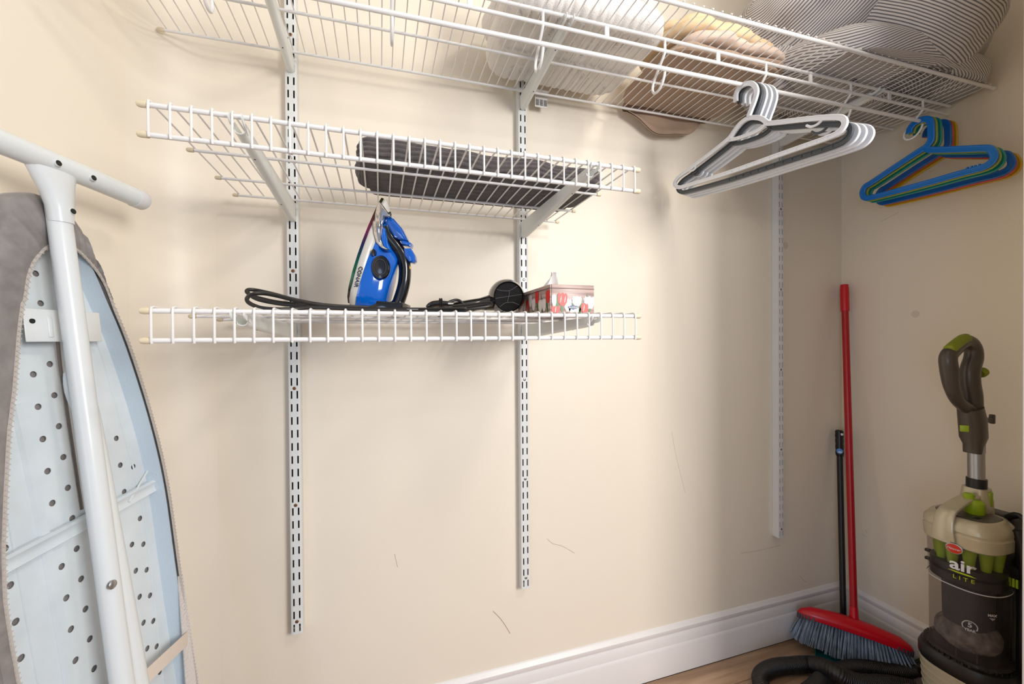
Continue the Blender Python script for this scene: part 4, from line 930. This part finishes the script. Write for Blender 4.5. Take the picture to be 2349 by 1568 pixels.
# printing wrapped on the cup front
def wrap(cy, cz_, r=.0755, roll=0.):
    def f(x, y, z):
        a = (x*math.cos(roll)-y*math.sin(roll))/r; b = x*math.sin(roll)+y*math.cos(roll); t = PI+(cy-a*-1)
        R = r+z
        return Vector((vx+R*math.cos(t), vy+R*math.sin(t), cz_+b))
    return f
put_text('brand_lettering', 'air', .040, wrap(.30, .494), 'white', vc, bold=.0009, sx=1.15)
pts = [(-.026, .001), (-.018, .0032), (0, .0036), (.016, .002), (.027, -.002), (.012, -.0012), (-.008, -.0005)]
f = wrap(.28, .4745); q = MB(); q.loft([[f(x, y, z) for x, y in pts] for z in (0, .0006)]); q.build('brand_swoosh', 'limep', vc)
put_text('model_lettering', 'L I T E', .0135, wrap(.33, .462), 'limep', vc, sx=1.1)
put_text('max_lettering', 'MAX', .0085, wrap(1.02, .386), 'greyp', vc, bold=.0003)
q = MB(); f = wrap(1.02, .379)
for r_ in range(3):
    for c_ in range(5-r_*2): x = (c_-(4-r_*2)/2)*.0024; y = -.0022*r_; q.loft([[f(x+a, y+b, z) for a, b in ((-.0008, -.0008), (.0008, -.0008), (.0008, .0008), (-.0008, .0008))] for z in (0, .0004)])
q.build('max_marks', 'greyp', vc)
put_text('warranty_lettering', '5', .017, wrap(.48, .349), 'greyp', vc, bold=.0004)
put_text('warranty_lettering', 'YEAR', .0085, wrap(.48, .336), 'greyp', vc, bold=.0003)
f = wrap(.48, .346); q = MB(); q.tube([f(.0135*math.cos(t*PI/12), .0135*math.sin(t*PI/12), .0003) for t in range(-2, 15)], .0012, 5); q.build('warranty_arc', 'greyp', vc)
f = wrap(.40, .272, .079); q = MB(); q.tube(cat([f(x, y, .001) for x, y in ((-.018, -.014), (-.018, .006), (-.012, .018), (0, .024), (.012, .018), (.018, .006), (.018, -.014))], 4), .0018, 6); q.tube([f(-.014, .006, .001), f(.014, .006, .001)], .0012, 5); q.build('cup_latch', 'clear', vc)
f = wrap(.12, .536, .0800)
lg = MB(); lg.loft([[f(k*.0150*math.cos(t*PI/14), k*.0118*math.sin(t*PI/14), z) for t in range(28)] for k, z in ((1.12, -.004), (1.12, .001), (1.0, .0016))]); lg = lg.build('badge', 'alu', vc)
q = MB(); q.loft([[f(k*.0150*math.cos(t*PI/14), k*.0118*math.sin(t*PI/14), z) for t in range(28)] for k, z in ((.98, .001), (.94, .0022), (.3, .0026))]); q.build('badge_face', 'vred', lg)
put_text('badge_lettering', 'Hoover', .0082, wrap(.12, .536, .0830), 'white', lg, shear=.3)
# tools and tubes carried on the side away from the corner
MB().tube(cat([(1.73, -.523, .60), (1.735, -.534, .52), (1.735, -.534, .30), (1.74, -.53, .10), (1.75, -.51, .03)], 4), .0150, 12).build('side_tube', 'black', vc)
MB().tube(cat([(1.76, -.49, .615), (1.755, -.515, .63), (1.75, -.542, .595), (1.745, -.552, .53), (1.745, -.552, .45)], 4), .0055, 8).build('power_cord', 'blackr', vc)
MB().tube(cat([(1.775, -.49, .61), (1.77, -.52, .622), (1.765, -.562, .58), (1.762, -.570, .50), (1.762, -.570, .44)], 4), .0055, 8).build('power_cord', 'blackr', vc)
MB().rbox((1.765, -.543, .487), (.085, .075, .038), .006).build('dusting_tool', 'black', vc)
q = MB()
for i in range(13): q.box((1.7245, -.513-.0062*i, .464), (.006, .0042, .022))
for i in range(12): q.box((1.729+.0065*i, -.584, .464), (.0042, .006, .022))
q.build('dusting_bristles', 'vlime', vc)
MB().tube([(1.757, -.544, .45), (1.757, -.544, .30), (1.757, -.544, .12)], .0300, 16, scale=[1.1, 1, .9]).build('crevice_tool', 'black', vc)
MB().rbox((1.80, vy, .33), (.075, .12, .56), .02).build('spine', 'black', vc)
# corrugated hose lying on the floor
zr = .0255
hz_ = lambda a, b, h: pZ(1700+a/4.7, 1420+b/4.7, FZ+zr+h)
hpts = [(1.800, -.375, .16), (1.80, -.335, .10)]+[hz_(*q)[:] for q in ((2010, 500, .012), (1860, 575, 0), (1650, 570, 0), (1400, 530, 0), (1200, 525, 0), (1020, 570, 0), (880, 640, 0), (760, 760, 0), (560, 860, 0), (330, 820, 0), (215, 700, 0), (225, 590, 0), (360, 515, 0), (560, 492, 0), (740, 482, .006), (880, 505, .03), (1010, 560, .05), (1150, 640, .04), (1350, 690, .03), (1600, 700, .03), (1900, 760, .04))]
P_ = cat(hpts, 40); acc = [0]
for a, b in zip(P_, P_[1:]): acc.append(acc[-1]+(b-a).length)
pitch = .0052; Q = []; tot = acc[-1]; nS = int(tot/pitch)*4; j = 0
for i in range(nS+1):
    s_ = tot*i/nS
    while j < len(acc)-2 and acc[j+1] < s_: j += 1
    Q.append(P_[j].lerp(P_[j+1], (s_-acc[j])/max(acc[j+1]-acc[j], 1e-9)))
MB().sweep(Q, circ(zr-.001, 16), scale=[(.93, .98, 1.0, .98)[i % 4] for i in range(len(Q))]).build('hose', 'blackr', vc, smooth=70)

# ------------------------------------------------------------------ marks on the paint
M['scuff'] = mat('scuff_grey', (176, 160, 138), .7); M['smudge'] = mat('faint_smudge', (218, 205, 188), .6)
wb, wr = bpy.data.objects['wall_back'], bpy.data.objects['wall_right']
for L, r in (([(1131, 1401), (1146, 1416), (1158, 1432), (1170, 1452)], .0010), ([(1255, 1235), (1268, 1246), (1290, 1252), (1318, 1268)], .0006), ([(1541, 990), (1552, 1050), (1572, 1130)], .0004), ([(1700, 1268), (1740, 1262), (1790, 1250)], .0005), ([(905, 1270), (912, 1300)], .0006), ([(1835, 1320), (1848, 1335)], .0006)):
    MB().tube(cat([pY(a, b, WY) for a, b in L], 4), r, 5).build('scuff_mark', 'scuff', wb)
for L, r in (([(2020, 508), (2040, 498), (2062, 486)], .0005), ([(1985, 1215), (1990, 1222)], .0006), ([(1978, 1224), (1990, 1232)], .0004)):
    MB().tube(cat([pX(a, b, XR) for a, b in L], 4), r, 5).build('scuff_mark', 'scuff', wr)
c = pX(2100, 720, XR); MB().lathe([(.0125, -.0004), (.012, .0003), (.0003, .0004)], Matrix.Translation(c) @ Matrix.Rotation(-PI/2, 4, 'Y'), 20).build('smudge', 'smudge', wr)
c = pY(1802, 563, WY); MB().lathe([(.0135, -.0004), (.013, .0003), (.0003, .0004)], Matrix.Translation(c) @ Matrix.Rotation(PI/2, 4, 'X'), 20).build('smudge', 'smudge', wb)
